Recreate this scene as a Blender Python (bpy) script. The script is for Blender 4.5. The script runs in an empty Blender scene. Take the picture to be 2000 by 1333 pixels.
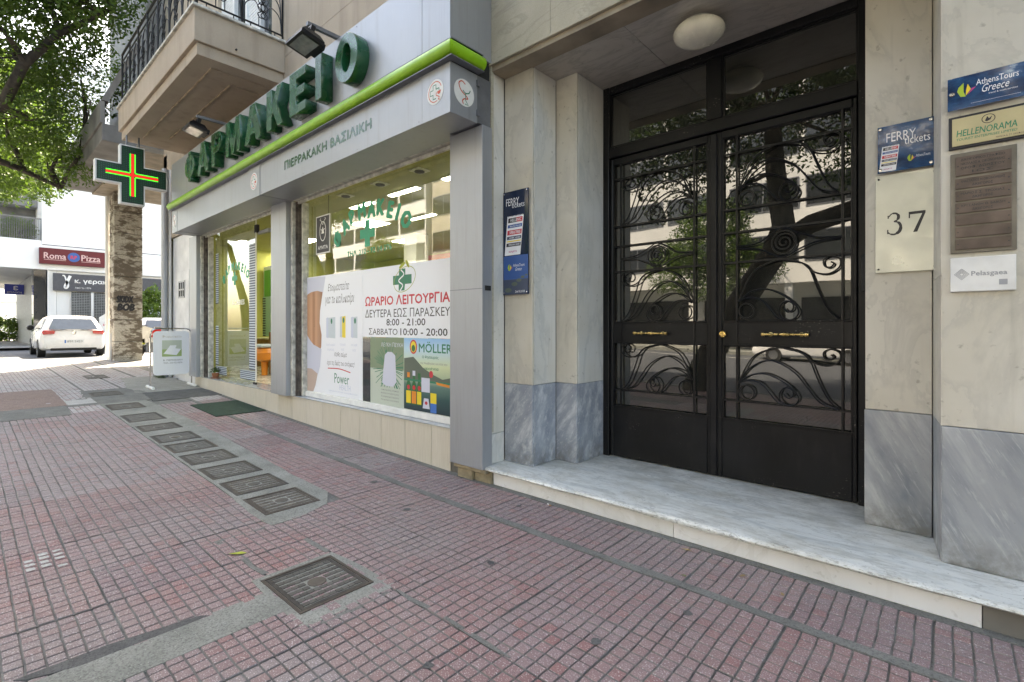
import bpy, math, random
import numpy as np
from mathutils import Vector, Matrix
rnd = random.Random(11)
R_ = math.radians
sc = bpy.context.scene
col = sc.collection

# ------------------------------------------------------------------ camera, sky, sun, exposure
cam_d = bpy.data.cameras.new('camera'); cam = bpy.data.objects.new('camera', cam_d); col.objects.link(cam)
cam.location = (0, 0, 1.30)
cam.rotation_euler = (R_(90), 0, R_(90 - 48.2))          # looks 48.2 degrees to the right of the street direction (-X)
cam_d.sensor_width = 36; cam_d.lens = 965 / 2000 * 36
cam_d.shift_y = -0.01375
cam_d.clip_start = 0.05; cam_d.clip_end = 600
sc.camera = cam

SUN_EL = 52; SUN_DIR = Vector((-0.78, 0.62, 0)).normalized()
world = bpy.data.worlds.new('World'); sc.world = world; world.use_nodes = True
wn = world.node_tree.nodes; wl = world.node_tree.links
sky = wn.new('ShaderNodeTexSky'); sky.sky_type = 'NISHITA'; sky.sun_disc = False
sky.sun_elevation = R_(SUN_EL); sky.sun_rotation = math.atan2(SUN_DIR.x, SUN_DIR.y)
sky.air_density = 1.0; sky.dust_density = 3.0; sky.ozone_density = 1.0
wl.new(sky.outputs[0], wn['Background'].inputs[0]); wn['Background'].inputs[1].default_value = 0.15
sun_d = bpy.data.lights.new('sun', 'SUN'); sun_d.energy = 4.6; sun_d.angle = R_(0.6); sun_d.color = (1, .95, .88)
sun = bpy.data.objects.new('sun', sun_d); col.objects.link(sun)
sv = Vector((SUN_DIR.x * math.cos(R_(SUN_EL)), SUN_DIR.y * math.cos(R_(SUN_EL)), math.sin(R_(SUN_EL))))
sun.rotation_euler = sv.to_track_quat('Z', 'Y').to_euler(); sun.location = (0, 0, 30)
sc.view_settings.view_transform = 'Standard'; sc.view_settings.look = 'None'
sc.view_settings.gamma = 1; sc.view_settings.use_curve_mapping = False
sc.view_settings.exposure = 2.98
sc.view_settings.use_white_balance = True; sc.view_settings.white_balance_temperature = 8050; sc.view_settings.white_balance_tint = 8   # camera set for open shade
sc.cycles.max_bounces = 8; sc.cycles.transparent_max_bounces = 24; sc.cycles.glossy_bounces = 4; sc.cycles.diffuse_bounces = 4
sc.cycles.caustics_reflective = False; sc.cycles.caustics_refractive = False
sc.cycles.sample_clamp_indirect = 6

# ------------------------------------------------------------------ materials
def nt(name):
    m = bpy.data.materials.new(name); m.use_nodes = True
    t = m.node_tree; return m, t, t.nodes['Principled BSDF']
def N(t, typ, **kw):
    n = t.nodes.new(typ)
    for k, v in kw.items():
        if k in n.inputs.keys() if isinstance(k, str) else False: n.inputs[k].default_value = v
        else: setattr(n, k, v)
    return n
def setin(n, **kw):
    for k, v in kw.items(): n.inputs[k.replace('_', ' ')].default_value = v
def noise(t, vec, scale, detail=4, rough=.55, dist=0):
    n = t.nodes.new('ShaderNodeTexNoise'); n.inputs['Scale'].default_value = scale
    n.inputs['Detail'].default_value = detail; n.inputs['Roughness'].default_value = rough
    n.inputs['Distortion'].default_value = dist; t.links.new(vec, n.inputs['Vector']); return n.outputs[0]
def ramp(t, fac, stops, interp='LINEAR'):
    r = t.nodes.new('ShaderNodeValToRGB'); e = r.color_ramp.elements; r.color_ramp.interpolation = interp
    while len(e) < len(stops): e.new(.5)
    for i, (p, c) in enumerate(stops):
        e[i].position = p; e[i].color = (c, c, c, 1) if isinstance(c, (int, float)) else (*c, 1)
    t.links.new(fac, r.inputs[0]); return r.outputs[0]
def mix(t, fac, a, b, mode='MIX'):
    m = t.nodes.new('ShaderNodeMix'); m.data_type = 'RGBA'; m.blend_type = mode
    for sock, v in ((m.inputs[0], fac), (m.inputs[6], a), (m.inputs[7], b)):
        if isinstance(v, bpy.types.NodeSocket): t.links.new(v, sock)
        elif isinstance(v, (int, float)): sock.default_value = v
        else: sock.default_value = (*v, 1)
    return m.outputs[2]
def geo(t): return t.nodes.new('ShaderNodeNewGeometry').outputs['Position']
def mapping(t, vec, scale=(1, 1, 1), rot=(0, 0, 0)):
    m = t.nodes.new('ShaderNodeMapping'); m.inputs['Scale'].default_value = scale; m.inputs['Rotation'].default_value = rot
    t.links.new(vec, m.inputs[0]); return m.outputs[0]
def bump(t, b, h, strength=.3, dist=.01):
    n = t.nodes.new('ShaderNodeBump'); n.inputs['Strength'].default_value = strength; n.inputs['Distance'].default_value = dist
    t.links.new(h, n.inputs['Height']); t.links.new(n.outputs[0], b.inputs['Normal'])
def plain(name, c, rough=.6, metal=0, spec=.5, wear=.12, scale=9, bmp=0, coat=0):
    m, t, b = nt(name); p = geo(t)
    n = noise(t, p, scale, 5)
    c2 = tuple(x * (1 - wear * 1.6) for x in c); c1 = tuple(min(1, x * (1 + wear * .5)) for x in c)
    t.links.new(ramp(t, n, [(.3, c2), (.65, c1)]), b.inputs['Base Color'])
    t.links.new(ramp(t, noise(t, p, scale * 2.3), [(.3, max(0, rough - .08)), (.7, min(1, rough + .1))]), b.inputs['Roughness'])
    b.inputs['Metallic'].default_value = metal; b.inputs['Specular IOR Level'].default_value = spec
    b.inputs['Coat Weight'].default_value = coat
    if bmp: bump(t, b, noise(t, p, scale * 12, 6), bmp, .004)
    return m
def emis(name, c, s):
    m, t, b = nt(name); b.inputs['Base Color'].default_value = (*c, 1)
    b.inputs['Emission Color'].default_value = (*c, 1); b.inputs['Emission Strength'].default_value = s; return m
def flat(name, c, rough=.5, spec=.5):
    m, t, b = nt(name); b.inputs['Base Color'].default_value = (*c, 1); b.inputs['Roughness'].default_value = rough
    b.inputs['Specular IOR Level'].default_value = spec
    return m

def marble(name, base, dark, warm, vein_scale=(1, 1, 1), rot=(0, 0, 0), rough=.35, amt=.5, vs=2.0, grime=.6):
    m, t, b = nt(name); p = geo(t)
    oi = t.nodes.new('ShaderNodeObjectInfo')
    off = t.nodes.new('ShaderNodeVectorMath'); off.operation = 'MULTIPLY_ADD'
    off.inputs[1].default_value = (7.3, 3.1, 5.7); t.links.new(oi.outputs['Random'], off.inputs[0]); t.links.new(p, off.inputs[2])
    v = mapping(t, off.outputs[0], vein_scale, rot)
    n1 = noise(t, v, vs, 9, .62, 1.2)
    veins = ramp(t, n1, [(.42, 0), (.492, 1), (.505, .2), (.58, 0)])
    cloud = ramp(t, noise(t, off.outputs[0], 1.7, 4), [(.35, 0), (.7, 1)])
    c = mix(t, cloud, base, warm)
    cf = t.nodes.new('ShaderNodeMath'); cf.operation = 'MULTIPLY'; cf.inputs[1].default_value = amt
    t.links.new(veins, cf.inputs[0])
    c = mix(t, cf.outputs[0], c, dark)
    spots = ramp(t, noise(t, p, 23, 3, .5), [(.66, 0), (.73, grime)])
    c = mix(t, spots, c, tuple(x * .55 for x in warm))
    # fine drip stains
    st = ramp(t, noise(t, mapping(t, p, (14, 14, .9)), 1.4, 5), [(.58, 0), (.75, grime * .5)])
    c = mix(t, st, c, tuple(x * .6 for x in warm))
    t.links.new(c, b.inputs['Base Color']); 
    t.links.new(ramp(t, noise(t, p, 6), [(.3, rough - .1), (.7, rough + .15)]), b.inputs['Roughness'])
    bump(t, b, noise(t, p, 60, 6), .08, .003)
    return m
M = {}
M['cream'] = marble('cream_marble', (.59, .565, .50), (.34, .33, .30), (.50, .465, .385), (1, 1, .5), (0, .5, 0), .42, .35)
M['white_marble'] = marble('white_marble', (.62, .62, .60), (.36, .38, .38), (.55, .53, .47), (1, 1, .35), (.3, .2, 0), .4, .4)
def streaked(name, dark, mid, light, rot, sc_=1.0, amt=1.0):
    m, t, b = nt(name); p = geo(t)
    oi = t.nodes.new('ShaderNodeObjectInfo'); off = t.nodes.new('ShaderNodeVectorMath'); off.operation = 'MULTIPLY_ADD'
    off.inputs[1].default_value = (9.3, 4.1, 6.7); t.links.new(oi.outputs['Random'], off.inputs[0]); t.links.new(p, off.inputs[2]); v0 = off.outputs[0]
    v = mapping(t, mapping(t, v0, (1, 1, 1), rot), (6 * sc_, 6 * sc_, 1.1 * sc_))
    c = ramp(t, noise(t, v, 1.6, 9, .66, .25), [(.28, dark), (.50, mid), (.66, light)])
    cl = ramp(t, noise(t, v0, 3.2, 6, .6, .3), [(.38, 0), (.68, .8 * amt)])
    c = mix(t, cl, c, mid)
    fine = ramp(t, noise(t, mapping(t, mapping(t, v0, (1, 1, 1), rot), (30, 30, 3)), 2, 6, .7), [(.56, 0), (.68, .55)])
    c = mix(t, fine, c, light)
    bl = ramp(t, noise(t, v0, 7, 3, .5), [(.64, 0), (.72, .5)]); c = mix(t, bl, c, light)
    # splash dirt along the foot of the slab
    sx = t.nodes.new('ShaderNodeSeparateXYZ'); t.links.new(p, sx.inputs[0]); mr = t.nodes.new('ShaderNodeMapRange'); mr.inputs[1].default_value = .15; mr.inputs[2].default_value = .36; mr.inputs[3].default_value = .85; mr.inputs[4].default_value = 0
    t.links.new(sx.outputs[2], mr.inputs[0]); mm = t.nodes.new('ShaderNodeMath'); mm.operation = 'MULTIPLY'; t.links.new(mr.outputs[0], mm.inputs[0]); t.links.new(ramp(t, noise(t, p, 9, 6, .7), [(.38, 0), (.62, 1)]), mm.inputs[1])
    c = mix(t, mm.outputs[0], c, (.13, .125, .11))
    c = mix(t, ramp(t, noise(t, p, 60, 3), [(.68, 0), (.74, .45)]), c, (.12, .12, .12))
    t.links.new(c, b.inputs['Base Color']); t.links.new(ramp(t, noise(t, p, 8), [(.3, .28), (.7, .5)]), b.inputs['Roughness'])
    bump(t, b, noise(t, p, 50, 5), .1, .003); return m
M['blue_marble'] = streaked('blue_grey_marble', (.15, .18, .23), (.29, .32, .365), (.60, .62, .64), (.35, -.55, 0))
M['blue_marble_r'] = streaked('blue_grey_marble_streaked', (.12, .145, .18), (.31, .325, .34), (.50, .51, .51), (0, .5, 0), .55)
def tread_m():
    m, t, b = nt('worn_step_marble'); p = geo(t)
    v = mapping(t, p, (.8, 3.2, 1), (0, 0, .12))
    c = ramp(t, noise(t, v, 2.4, 9, .62, .8), [(.32, (.42, .45, .45)), (.45, (.60, .62, .60)), (.6, (.66, .67, .64))])
    v2 = ramp(t, noise(t, mapping(t, p, (1.2, 4, 1), (0, 0, .5)), 1.8, 9, .6, 1.0), [(.475, 0), (.497, .55), (.52, 0)]); c = mix(t, v2, c, (.30, .31, .30))
    d = ramp(t, noise(t, mapping(t, p, (1, 2, 1)), 3.2, 8, .7), [(.46, 0), (.68, .75)]); c = mix(t, d, c, (.36, .35, .30))
    sc_ = ramp(t, noise(t, mapping(t, p, (5, 18, 5), (0, 0, .7)), 3, 6, .7), [(.62, 0), (.70, .6)]); c = mix(t, sc_, c, (.20, .20, .18))
    c = mix(t, ramp(t, noise(t, p, 75, 3), [(.66, 0), (.72, .7)]), c, (.16, .16, .15))
    # chipped black crust along the nosing
    sx = t.nodes.new('ShaderNodeSeparateXYZ'); t.links.new(p, sx.inputs[0]); mr = t.nodes.new('ShaderNodeMapRange'); mr.inputs[1].default_value = 2.87; mr.inputs[2].default_value = 2.93; mr.inputs[3].default_value = 1; mr.inputs[4].default_value = 0; t.links.new(sx.outputs[1], mr.inputs[0])
    mm = t.nodes.new('ShaderNodeMath'); mm.operation = 'MULTIPLY'; t.links.new(mr.outputs[0], mm.inputs[0]); t.links.new(ramp(t, noise(t, mapping(t, p, (18, 60, 60)), 2, 5, .75), [(.53, 0), (.60, .75)]), mm.inputs[1]); c = mix(t, mm.outputs[0], c, (.15, .14, .12))
    # grime gathered against the door and the jambs
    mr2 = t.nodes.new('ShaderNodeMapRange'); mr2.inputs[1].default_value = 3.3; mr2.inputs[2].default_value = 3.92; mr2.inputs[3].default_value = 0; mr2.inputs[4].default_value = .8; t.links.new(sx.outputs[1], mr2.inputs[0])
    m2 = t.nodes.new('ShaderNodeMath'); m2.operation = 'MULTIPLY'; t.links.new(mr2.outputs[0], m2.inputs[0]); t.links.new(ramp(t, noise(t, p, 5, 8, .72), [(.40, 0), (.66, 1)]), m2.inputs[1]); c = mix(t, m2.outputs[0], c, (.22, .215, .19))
    t.links.new(c, b.inputs['Base Color']); t.links.new(ramp(t, noise(t, p, 10, 5), [(.3, .3), (.7, .6)]), b.inputs['Roughness'])
    bump(t, b, noise(t, p, 45, 7, .7), .3, .004); return m
M['tread'] = tread_m()
M['riser'] = marble('riser_marble', (.80, .82, .86), (.48, .48, .46), (.70, .71, .72), (1, 1, 1), (0, 0, 0), .5, .25, 1.5, .3)
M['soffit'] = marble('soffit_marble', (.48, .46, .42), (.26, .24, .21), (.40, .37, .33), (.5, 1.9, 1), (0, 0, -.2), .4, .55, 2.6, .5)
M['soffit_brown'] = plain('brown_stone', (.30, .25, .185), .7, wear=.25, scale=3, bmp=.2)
def stucco_m():
    m, t, b = nt('stucco_render'); p = geo(t)
    c = ramp(t, noise(t, p, 1.3, 5), [(.3, (.40, .33, .25)), (.7, (.49, .41, .32))])
    st = ramp(t, noise(t, mapping(t, p, (5, 5, .6)), 1.2, 5), [(.52, 0), (.8, .55)])
    c = mix(t, st, c, (.24, .19, .14))
    g = noise(t, p, 160, 3); c = mix(t, ramp(t, g, [(.35, .25), (.6, 0)]), c, (.25, .2, .15))
    t.links.new(c, b.inputs['Base Color']); b.inputs['Roughness'].default_value = .9
    bump(t, b, g, .6, .006); return m
M['stucco'] = stucco_m()
def lintel_m():
    m, t, b = nt('lintel_stone'); p = geo(t)
    c = ramp(t, noise(t, p, 2.2, 6, .6, .8), [(.3, (.36, .33, .25)), (.7, (.50, .47, .37))])
    g = noise(t, p, 170, 3); c = mix(t, ramp(t, g, [(.4, .25), (.6, 0)]), c, (.28, .25, .19))
    v = ramp(t, noise(t, mapping(t, p, (1, 1, 3), (0, .5, 0)), 1.6, 7, .6, 1), [(.47, 0), (.5, .4), (.53, 0)])
    c = mix(t, v, c, (.24, .22, .17))
    t.links.new(c, b.inputs['Base Color']); b.inputs['Roughness'].default_value = .7; bump(t, b, g, .2, .004); return m
M['lintel'] = lintel_m()
def alu():
    m, t, b = nt('grey_aluminium_panel'); p = geo(t)
    br = noise(t, mapping(t, p, (90, 90, 1.2)), 3, 4)
    c = ramp(t, br, [(.3, (.33, .35, .38)), (.7, (.38, .40, .43))])
    c = mix(t, ramp(t, noise(t, p, 1.1, 5, .6), [(.35, 0), (.7, .35)]), c, (.27, .275, .28))
    st = ramp(t, noise(t, mapping(t, p, (11, 11, .6)), 1.5, 6, .65), [(.55, 0), (.75, .5)])
    c = mix(t, st, c, (.26, .26, .25))
    c = mix(t, ramp(t, noise(t, p, 45, 3), [(.7, 0), (.76, .4)]), c, (.26, .27, .28))
    t.links.new(c, b.inputs['Base Color']); b.inputs['Metallic'].default_value = .45
    t.links.new(ramp(t, br, [(.3, .38), (.7, .5)]), b.inputs['Roughness']); return m
M['alu'] = alu()
M['lightpanel'] = plain('pale_grey_panel', (.68, .69, .70), .5, .1, wear=.12, scale=3)
M['alu_dark'] = plain('grey_aluminium_edge', (.20, .21, .23), .45, .5)
M['black'] = plain('black_gap', (.012, .012, .012), .8)
M['iron'] = plain('black_painted_iron', (.007, .007, .008), .38, spec=.3, wear=.3, scale=5, bmp=.15)
def doorpaint():
    m, t, b = nt('black_door_paint'); p = geo(t)
    c = ramp(t, noise(t, p, 2.5, 5), [(.3, (.006, .006, .0065)), (.7, (.012, .0125, .014))])
    # scuffs and dust low on the door
    sc_ = ramp(t, noise(t, mapping(t, p, (6, 6, 1.5)), 2.2, 7, .65), [(.55, 0), (.8, .25)])
    c = mix(t, sc_, c, (.045, .043, .04))
    chips = ramp(t, noise(t, mapping(t, p, (1, 1, 2)), 70, 2, .5), [(.67, 0), (.70, .35)])
    zone = ramp(t, noise(t, p, 3.3, 3), [(.56, 0), (.62, 1)])
    ch = mix(t, zone, (0, 0, 0), chips)
    c = mix(t, ch, c, (.4, .39, .36))
    b.inputs['Specular IOR Level'].default_value = .22
    t.links.new(c, b.inputs['Base Color']); t.links.new(ramp(t, noise(t, p, 8), [(.3, .28), (.7, .45)]), b.inputs['Roughness'])
    bump(t, b, noise(t, p, 30, 5), .12, .003); return m
M['door'] = doorpaint()
def glass(name, tint, alpha_mix, refl=1.0, dust=0):
    """thin window pane: a dark/transparent body with a mirror coat driven by Fresnel"""
    m, t, b = nt(name); out = t.nodes['Material Output']
    tr = t.nodes.new('ShaderNodeBsdfTransparent'); tr.inputs[0].default_value = (*tint, 1)
    gl = t.nodes.new('ShaderNodeBsdfGlossy'); gl.inputs['Roughness'].default_value = .004; gl.inputs[0].default_value = (refl, refl, refl, 1)
    n = noise(t, geo(t), 1.1, 2); bp = t.nodes.new('ShaderNodeBump'); bp.inputs['Strength'].default_value = .05; bp.inputs['Distance'].default_value = .02
    t.links.new(n, bp.inputs['Height']); t.links.new(bp.outputs[0], gl.inputs['Normal'])
    fr = t.nodes.new('ShaderNodeFresnel'); fr.inputs[0].default_value = 1.0 + alpha_mix
    # the rear face of the pane must not mirror a second time
    ge = t.nodes.new('ShaderNodeNewGeometry'); inv = t.nodes.new('ShaderNodeMath'); inv.operation = 'SUBTRACT'; inv.inputs[0].default_value = 1; t.links.new(ge.outputs['Backfacing'], inv.inputs[1])
    mu = t.nodes.new('ShaderNodeMath'); mu.operation = 'MULTIPLY'; t.links.new(fr.outputs[0], mu.inputs[0]); t.links.new(inv.outputs[0], mu.inputs[1])
    mx = t.nodes.new('ShaderNodeMixShader'); t.links.new(mu.outputs[0], mx.inputs[0])
    src = tr.outputs[0]
    if dust:   # a film of street dust, thicker in streaks
        df = t.nodes.new('ShaderNodeBsdfDiffuse'); df.inputs[0].default_value = (.30, .30, .26, 1); ms = t.nodes.new('ShaderNodeMixShader')
        t.links.new(ramp(t, noise(t, mapping(t, geo(t), (3, 3, 1)), 1.6, 7, .7), [(.3, dust * .5), (.7, dust * 1.6)]), ms.inputs[0]); t.links.new(src, ms.inputs[1]); t.links.new(df.outputs[0], ms.inputs[2]); src = ms.outputs[0]
    t.links.new(src, mx.inputs[1]); t.links.new(gl.outputs[0], mx.inputs[2]); t.links.new(mx.outputs[0], out.inputs[0])
    return m
M['shopglass'] = glass('shop_glass', (.90, .93, .90), 1.05, dust=.03)
M['doorglass'] = glass('door_glass', (.10, .10, .095), .95, dust=.07)
M['winglass'] = plain('window_glass_dark', (.03, .035, .04), .04, spec=1, wear=.3, scale=.4)
M['greensign'] = plain('green_enamel', (.006, .082, .03), .25, wear=.15, scale=3, coat=.15)
M['lime'] = plain('lime_tube_plastic', (.25, .52, .02), .35, wear=.12, scale=7)
M['white'] = plain('white_paint', (.74, .74, .72), .5, wear=.08)
M['offwhite'] = plain('aged_white_paint', (.60, .59, .53), .55, wear=.3, scale=14)
M['rail'] = plain('rusty_guide_rail', (.12, .10, .085), .6, wear=.5, scale=12)
M['chrome'] = plain('chrome', (.7, .7, .7), .12, 1, wear=.05)
M['brass'] = plain('brass', (.62, .43, .16), .25, 1, wear=.35, scale=30)
M['opal'] = plain('opal_glass', (.82, .79, .66), .22, wear=.12, scale=6)
M['rubber'] = plain('rubber', (.02, .02, .02), .8)
M['paper'] = flat('print_white', (.82, .84, .88), .32)
M['inkgreen'] = flat('print_green', (.02, .20, .11), .5)
M['mint'] = flat('print_mint', (.0, .33, .17), .5)
M['inkred'] = flat('print_red', (.58, .03, .05), .5)
M['ink'] = flat('print_black', (.02, .02, .025), .5)
M['inkgrey'] = flat('print_grey', (.18, .18, .19), .5)
M['tan'] = None
M['olive'] = plain('olive_paint', (.36, .38, .09), .7, wear=.06, scale=2)
M['ceil'] = plain('shop_ceiling', (.27, .27, .085), .7, wear=.05, scale=2)
M['floorin'] = plain('shop_floor', (.62, .6, .5), .25, wear=.1, scale=4)
M['wood'] = plain('orange_wood', (.30, .14, .05), .45, wear=.25, scale=5)
M['lamp'] = emis('ceiling_light_panel', (1, .98, .92), 6)
M['cement'] = None
def cement_m(name, a, b_, sc_=3, gr=90):
    m, t, b = nt(name); p = geo(t)
    c = ramp(t, noise(t, p, sc_, 7, .65), [(.3, a), (.7, b_)])
    c = mix(t, ramp(t, noise(t, p, gr, 4, .7), [(.36, .65), (.52, 0)]), c, tuple(x * .4 for x in a))
    c = mix(t, ramp(t, noise(t, p, gr * 1.7, 2), [(.62, 0), (.7, .5)]), c, tuple(min(1, x * 1.6) for x in b_))
    t.links.new(c, b.inputs['Base Color']); b.inputs['Roughness'].default_value = .9
    bump(t, b, noise(t, p, gr, 6, .7), .5, .006); return m
M['cement'] = cement_m('cement', (.18, .185, .165), (.31, .315, .285), 4)
M['cement2'] = cement_m('cement_dirty', (.13, .13, .12), (.215, .215, .20), 5)
M['asphalt'] = cement_m('asphalt_patch', (.065, .066, .066), (.13, .13, .128), 9, 110)
M['paleslab'] = cement_m('pale_slab', (.40, .39, .37), (.52, .51, .49), 5)
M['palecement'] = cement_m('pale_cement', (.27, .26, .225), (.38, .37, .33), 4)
M['road'] = cement_m('road_asphalt', (.06, .065, .075), (.085, .09, .10), .5, 40)
M['pebble'] = cement_m('exposed_aggregate', (.20, .17, .14), (.30, .25, .20), 30, 60)
M['redbrick'] = cement_m('red_grit_slab', (.22, .155, .13), (.30, .22, .19), 14, 70)
M['beige_stone'] = plain('worn_beige_stone', (.34, .29, .20), .8, wear=.35, scale=7, bmp=.3)
def tilebase():
    m, t, b = nt('cream_base_tile'); p = geo(t)
    oi = t.nodes.new('ShaderNodeObjectInfo')
    c = ramp(t, noise(t, mapping(t, p, (60, 60, 2.5)), 2, 4), [(.3, (.52, .48, .40)), (.7, (.62, .58, .50))])
    c = mix(t, ramp(t, oi.outputs['Random'], [(0, 0), (1, .22)]), c, (.42, .37, .27))
    t.links.new(c, b.inputs['Base Color']); b.inputs['Roughness'].default_value = .4; return m
M['basetile'] = tilebase()
M['silltile'] = plain('glazed_sill_tile', (.42, .45, .47), .12, wear=.15, scale=8)
M['beigemould'] = plain('worn_moulding', (.46, .36, .25), .8, wear=.4, scale=6)
M['grout'] = plain('grout', (.16, .15, .13), .9)

def paving_m(name='paving_tile_pink', k=0):
    m, t, b = nt(name); p = geo(t)
    oi = t.nodes.new('ShaderNodeObjectInfo')
    at = t.nodes.new('ShaderNodeAttribute'); at.attribute_name = 'stud'
    sep = t.nodes.new('ShaderNodeSeparateColor'); t.links.new(at.outputs['Color'], sep.inputs[0])
    cs = [(.19, .100, .100), (.275, .145, .137), (.205, .135, .142), (.285, .158, .145), (.23, .165, .167)]
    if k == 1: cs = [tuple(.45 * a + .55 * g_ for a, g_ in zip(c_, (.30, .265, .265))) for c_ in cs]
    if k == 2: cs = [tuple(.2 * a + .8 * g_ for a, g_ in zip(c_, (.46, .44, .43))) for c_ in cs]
    base = ramp(t, oi.outputs['Random'], list(zip((0, .3, .55, .8, 1), cs)))
    base = mix(t, ramp(t, sep.outputs[0], [(0, .0), (1, .38)]), base, (.30, .24, .25) if k < 2 else (.5, .48, .47))
    base = mix(t, ramp(t, sep.outputs[0], [(.80, 0), (.92, .6)]), base, (.26, .10, .09))
    # broad dirt over the pavement, in world position
    base = mix(t, ramp(t, noise(t, p, .9, 6, .6), [(.38, 0), (.66, .6 if k < 2 else .3)]), base, (.225, .21, .205))
    base = mix(t, ramp(t, noise(t, p, 7, 6, .7), [(.55, 0), (.75, .5)]), base, (.13, .12, .12))
    # terrazzo chips
    ch = ramp(t, noise(t, p, 165, 1, .5), [(.60, 0), (.67, .7)])
    c = mix(t, ch, base, (.58, .54, .53))
    ch2 = ramp(t, noise(t, p, 240, 1, .5), [(.33, .6), (.40, 0)])
    c = mix(t, ch2, c, (.11, .07, .07))
    gr = ramp(t, noise(t, p, 5, 5, .7), [(.3, (.07, .066, .062)), (.65, (.20, .20, .185))])
    c = mix(t, sep.outputs[1], c, gr)
    t.links.new(c, b.inputs['Base Color'])
    t.links.new(ramp(t, noise(t, p, 14, 4), [(.3, .5), (.7, .75)]), b.inputs['Roughness'])
    bump(t, b, noise(t, p, 120, 4), .25, .004)
    return m
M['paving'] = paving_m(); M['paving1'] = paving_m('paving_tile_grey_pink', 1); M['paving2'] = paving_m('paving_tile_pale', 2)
def cast():
    m, t, b = nt('cast_iron_cover'); p = geo(t)
    at = t.nodes.new('ShaderNodeAttribute'); at.attribute_name = 'stud'
    sep = t.nodes.new('ShaderNodeSeparateColor'); t.links.new(at.outputs['Color'], sep.inputs[0])
    c = ramp(t, noise(t, p, 18, 5), [(.3, (.030, .028, .027)), (.7, (.06, .056, .052))])
    c = mix(t, sep.outputs[0], c, (.145, .14, .13))
    c = mix(t, ramp(t, noise(t, p, 4, 6, .7), [(.52, 0), (.70, .6)]), c, (.13, .12, .10))
    oi = t.nodes.new('ShaderNodeObjectInfo'); c = mix(t, ramp(t, oi.outputs['Random'], [(0, 0), (.6, .15), (1, .5)]), c, (.12, .085, .06))
    t.links.new(c, b.inputs['Base Color']); b.inputs['Metallic'].default_value = .3; b.inputs['Roughness'].default_value = .55
    bump(t, b, noise(t, p, 90, 4), .3, .003); return m
M['cast'] = cast()
def leaf_m(name, a, b_):
    m, t, b = nt(name); oi = geo(t)
    c = ramp(t, noise(t, oi, 1.1, 3), [(.35, a), (.65, b_)])
    t.links.new(c, b.inputs['Base Color']); b.inputs['Roughness'].default_value = .5
    tl = t.nodes.new('ShaderNodeBsdfTranslucent'); t.links.new(mix(t, .45, c, (.17, .30, .03)), tl.inputs[0])
    mx = t.nodes.new('ShaderNodeMixShader'); mx.inputs[0].default_value = .36
    t.links.new(b.outputs[0], mx.inputs[1]); t.links.new(tl.outputs[0], mx.inputs[2])
    t.links.new(mx.outputs[0], t.nodes['Material Output'].inputs[0]); return m
M['leaf'] = leaf_m('tree_leaves', (.034, .078, .011), (.095, .155, .02))
M['leaf2'] = leaf_m('light_leaves', (.07, .13, .018), (.13, .20, .028))
M['leafd'] = leaf_m('dark_leaves', (.02, .05, .012), (.045, .085, .02))
M['bark'] = plain('bark', (.055, .045, .035), .9, wear=.4, scale=8, bmp=.6)
M['bwhite'] = plain('white_facade', (.78, .78, .76), .8, wear=.05, scale=.6)
M['bgrey'] = plain('grey_concrete', (.22, .215, .205), .85, wear=.25, scale=1.5, bmp=.2)
M['bcream'] = plain('cream_facade', (.50, .46, .38), .85, wear=.12, scale=.8)
M['shutter'] = plain('dark_roller_shutter', (.05, .05, .052), .6, wear=.2, scale=3)
M['shutgrey'] = plain('grey_grille', (.26, .28, .29), .5, .3, wear=.15)
M['darksign'] = plain('charcoal_sign', (.07, .075, .09), .4, wear=.1)
M['maroon'] = plain('maroon_sign', (.115, .006, .014), .4, wear=.1)
M['carwhite'] = plain('white_car_paint', (.78, .78, .78), .25, wear=.02, scale=1, coat=.6)
M['carglass'] = plain('car_glass', (.04, .05, .06), .05, spec=1, wear=.1)
M['redlamp'] = plain('red_lamp', (.5, .012, .012), .15, wear=.2, coat=.5)
M['plate37'] = plain('brushed_steel', (.50, .51, .46), .35, .55, wear=.1, scale=4)
M['bronze'] = plain('bronze_plate', (.13, .095, .075), .5, .2, wear=.3, scale=10)
M['bronzeb'] = plain('bronze_back', (.20, .18, .145), .5, .3, wear=.25, scale=6)
M['gold'] = plain('gold_plate', (.50, .44, .26), .4, .3, wear=.12, scale=5)
def column_m():
    m, t, b = nt('peeling_concrete_blocks'); p = geo(t)
    c = ramp(t, noise(t, p, 5, 4), [(.3, (.42, .39, .33)), (.7, (.55, .52, .46))])
    pe = ramp(t, noise(t, mapping(t, p, (1.8, 1.8, 4.0)), 1.5, 9, .70), [(.47, 0), (.54, .95)])
    c = mix(t, pe, c, (.13, .105, .08))
    c = mix(t, ramp(t, noise(t, p, 30, 4), [(.35, .5), (.5, 0)]), c, (.2, .17, .13))
    t.links.new(c, b.inputs['Base Color']); b.inputs['Roughness'].default_value = .9
    bump(t, b, noise(t, p, 14, 6), .6, .02); return m
M['column'] = column_m()
M['greenbg'] = plain('cross_green', (.003, .038, .018), .35, wear=.2, scale=40)
M['ledg'] = emis('green_led', (.05, 1, .06), .16)
M['ledr'] = emis('red_led', (1, .03, .02), .13)
M['matg'] = plain('green_mat', (.012, .04, .024), .95, wear=.3, scale=20, bmp=.6)
M['terracotta'] = plain('terracotta', (.30, .12, .06), .8)

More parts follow.
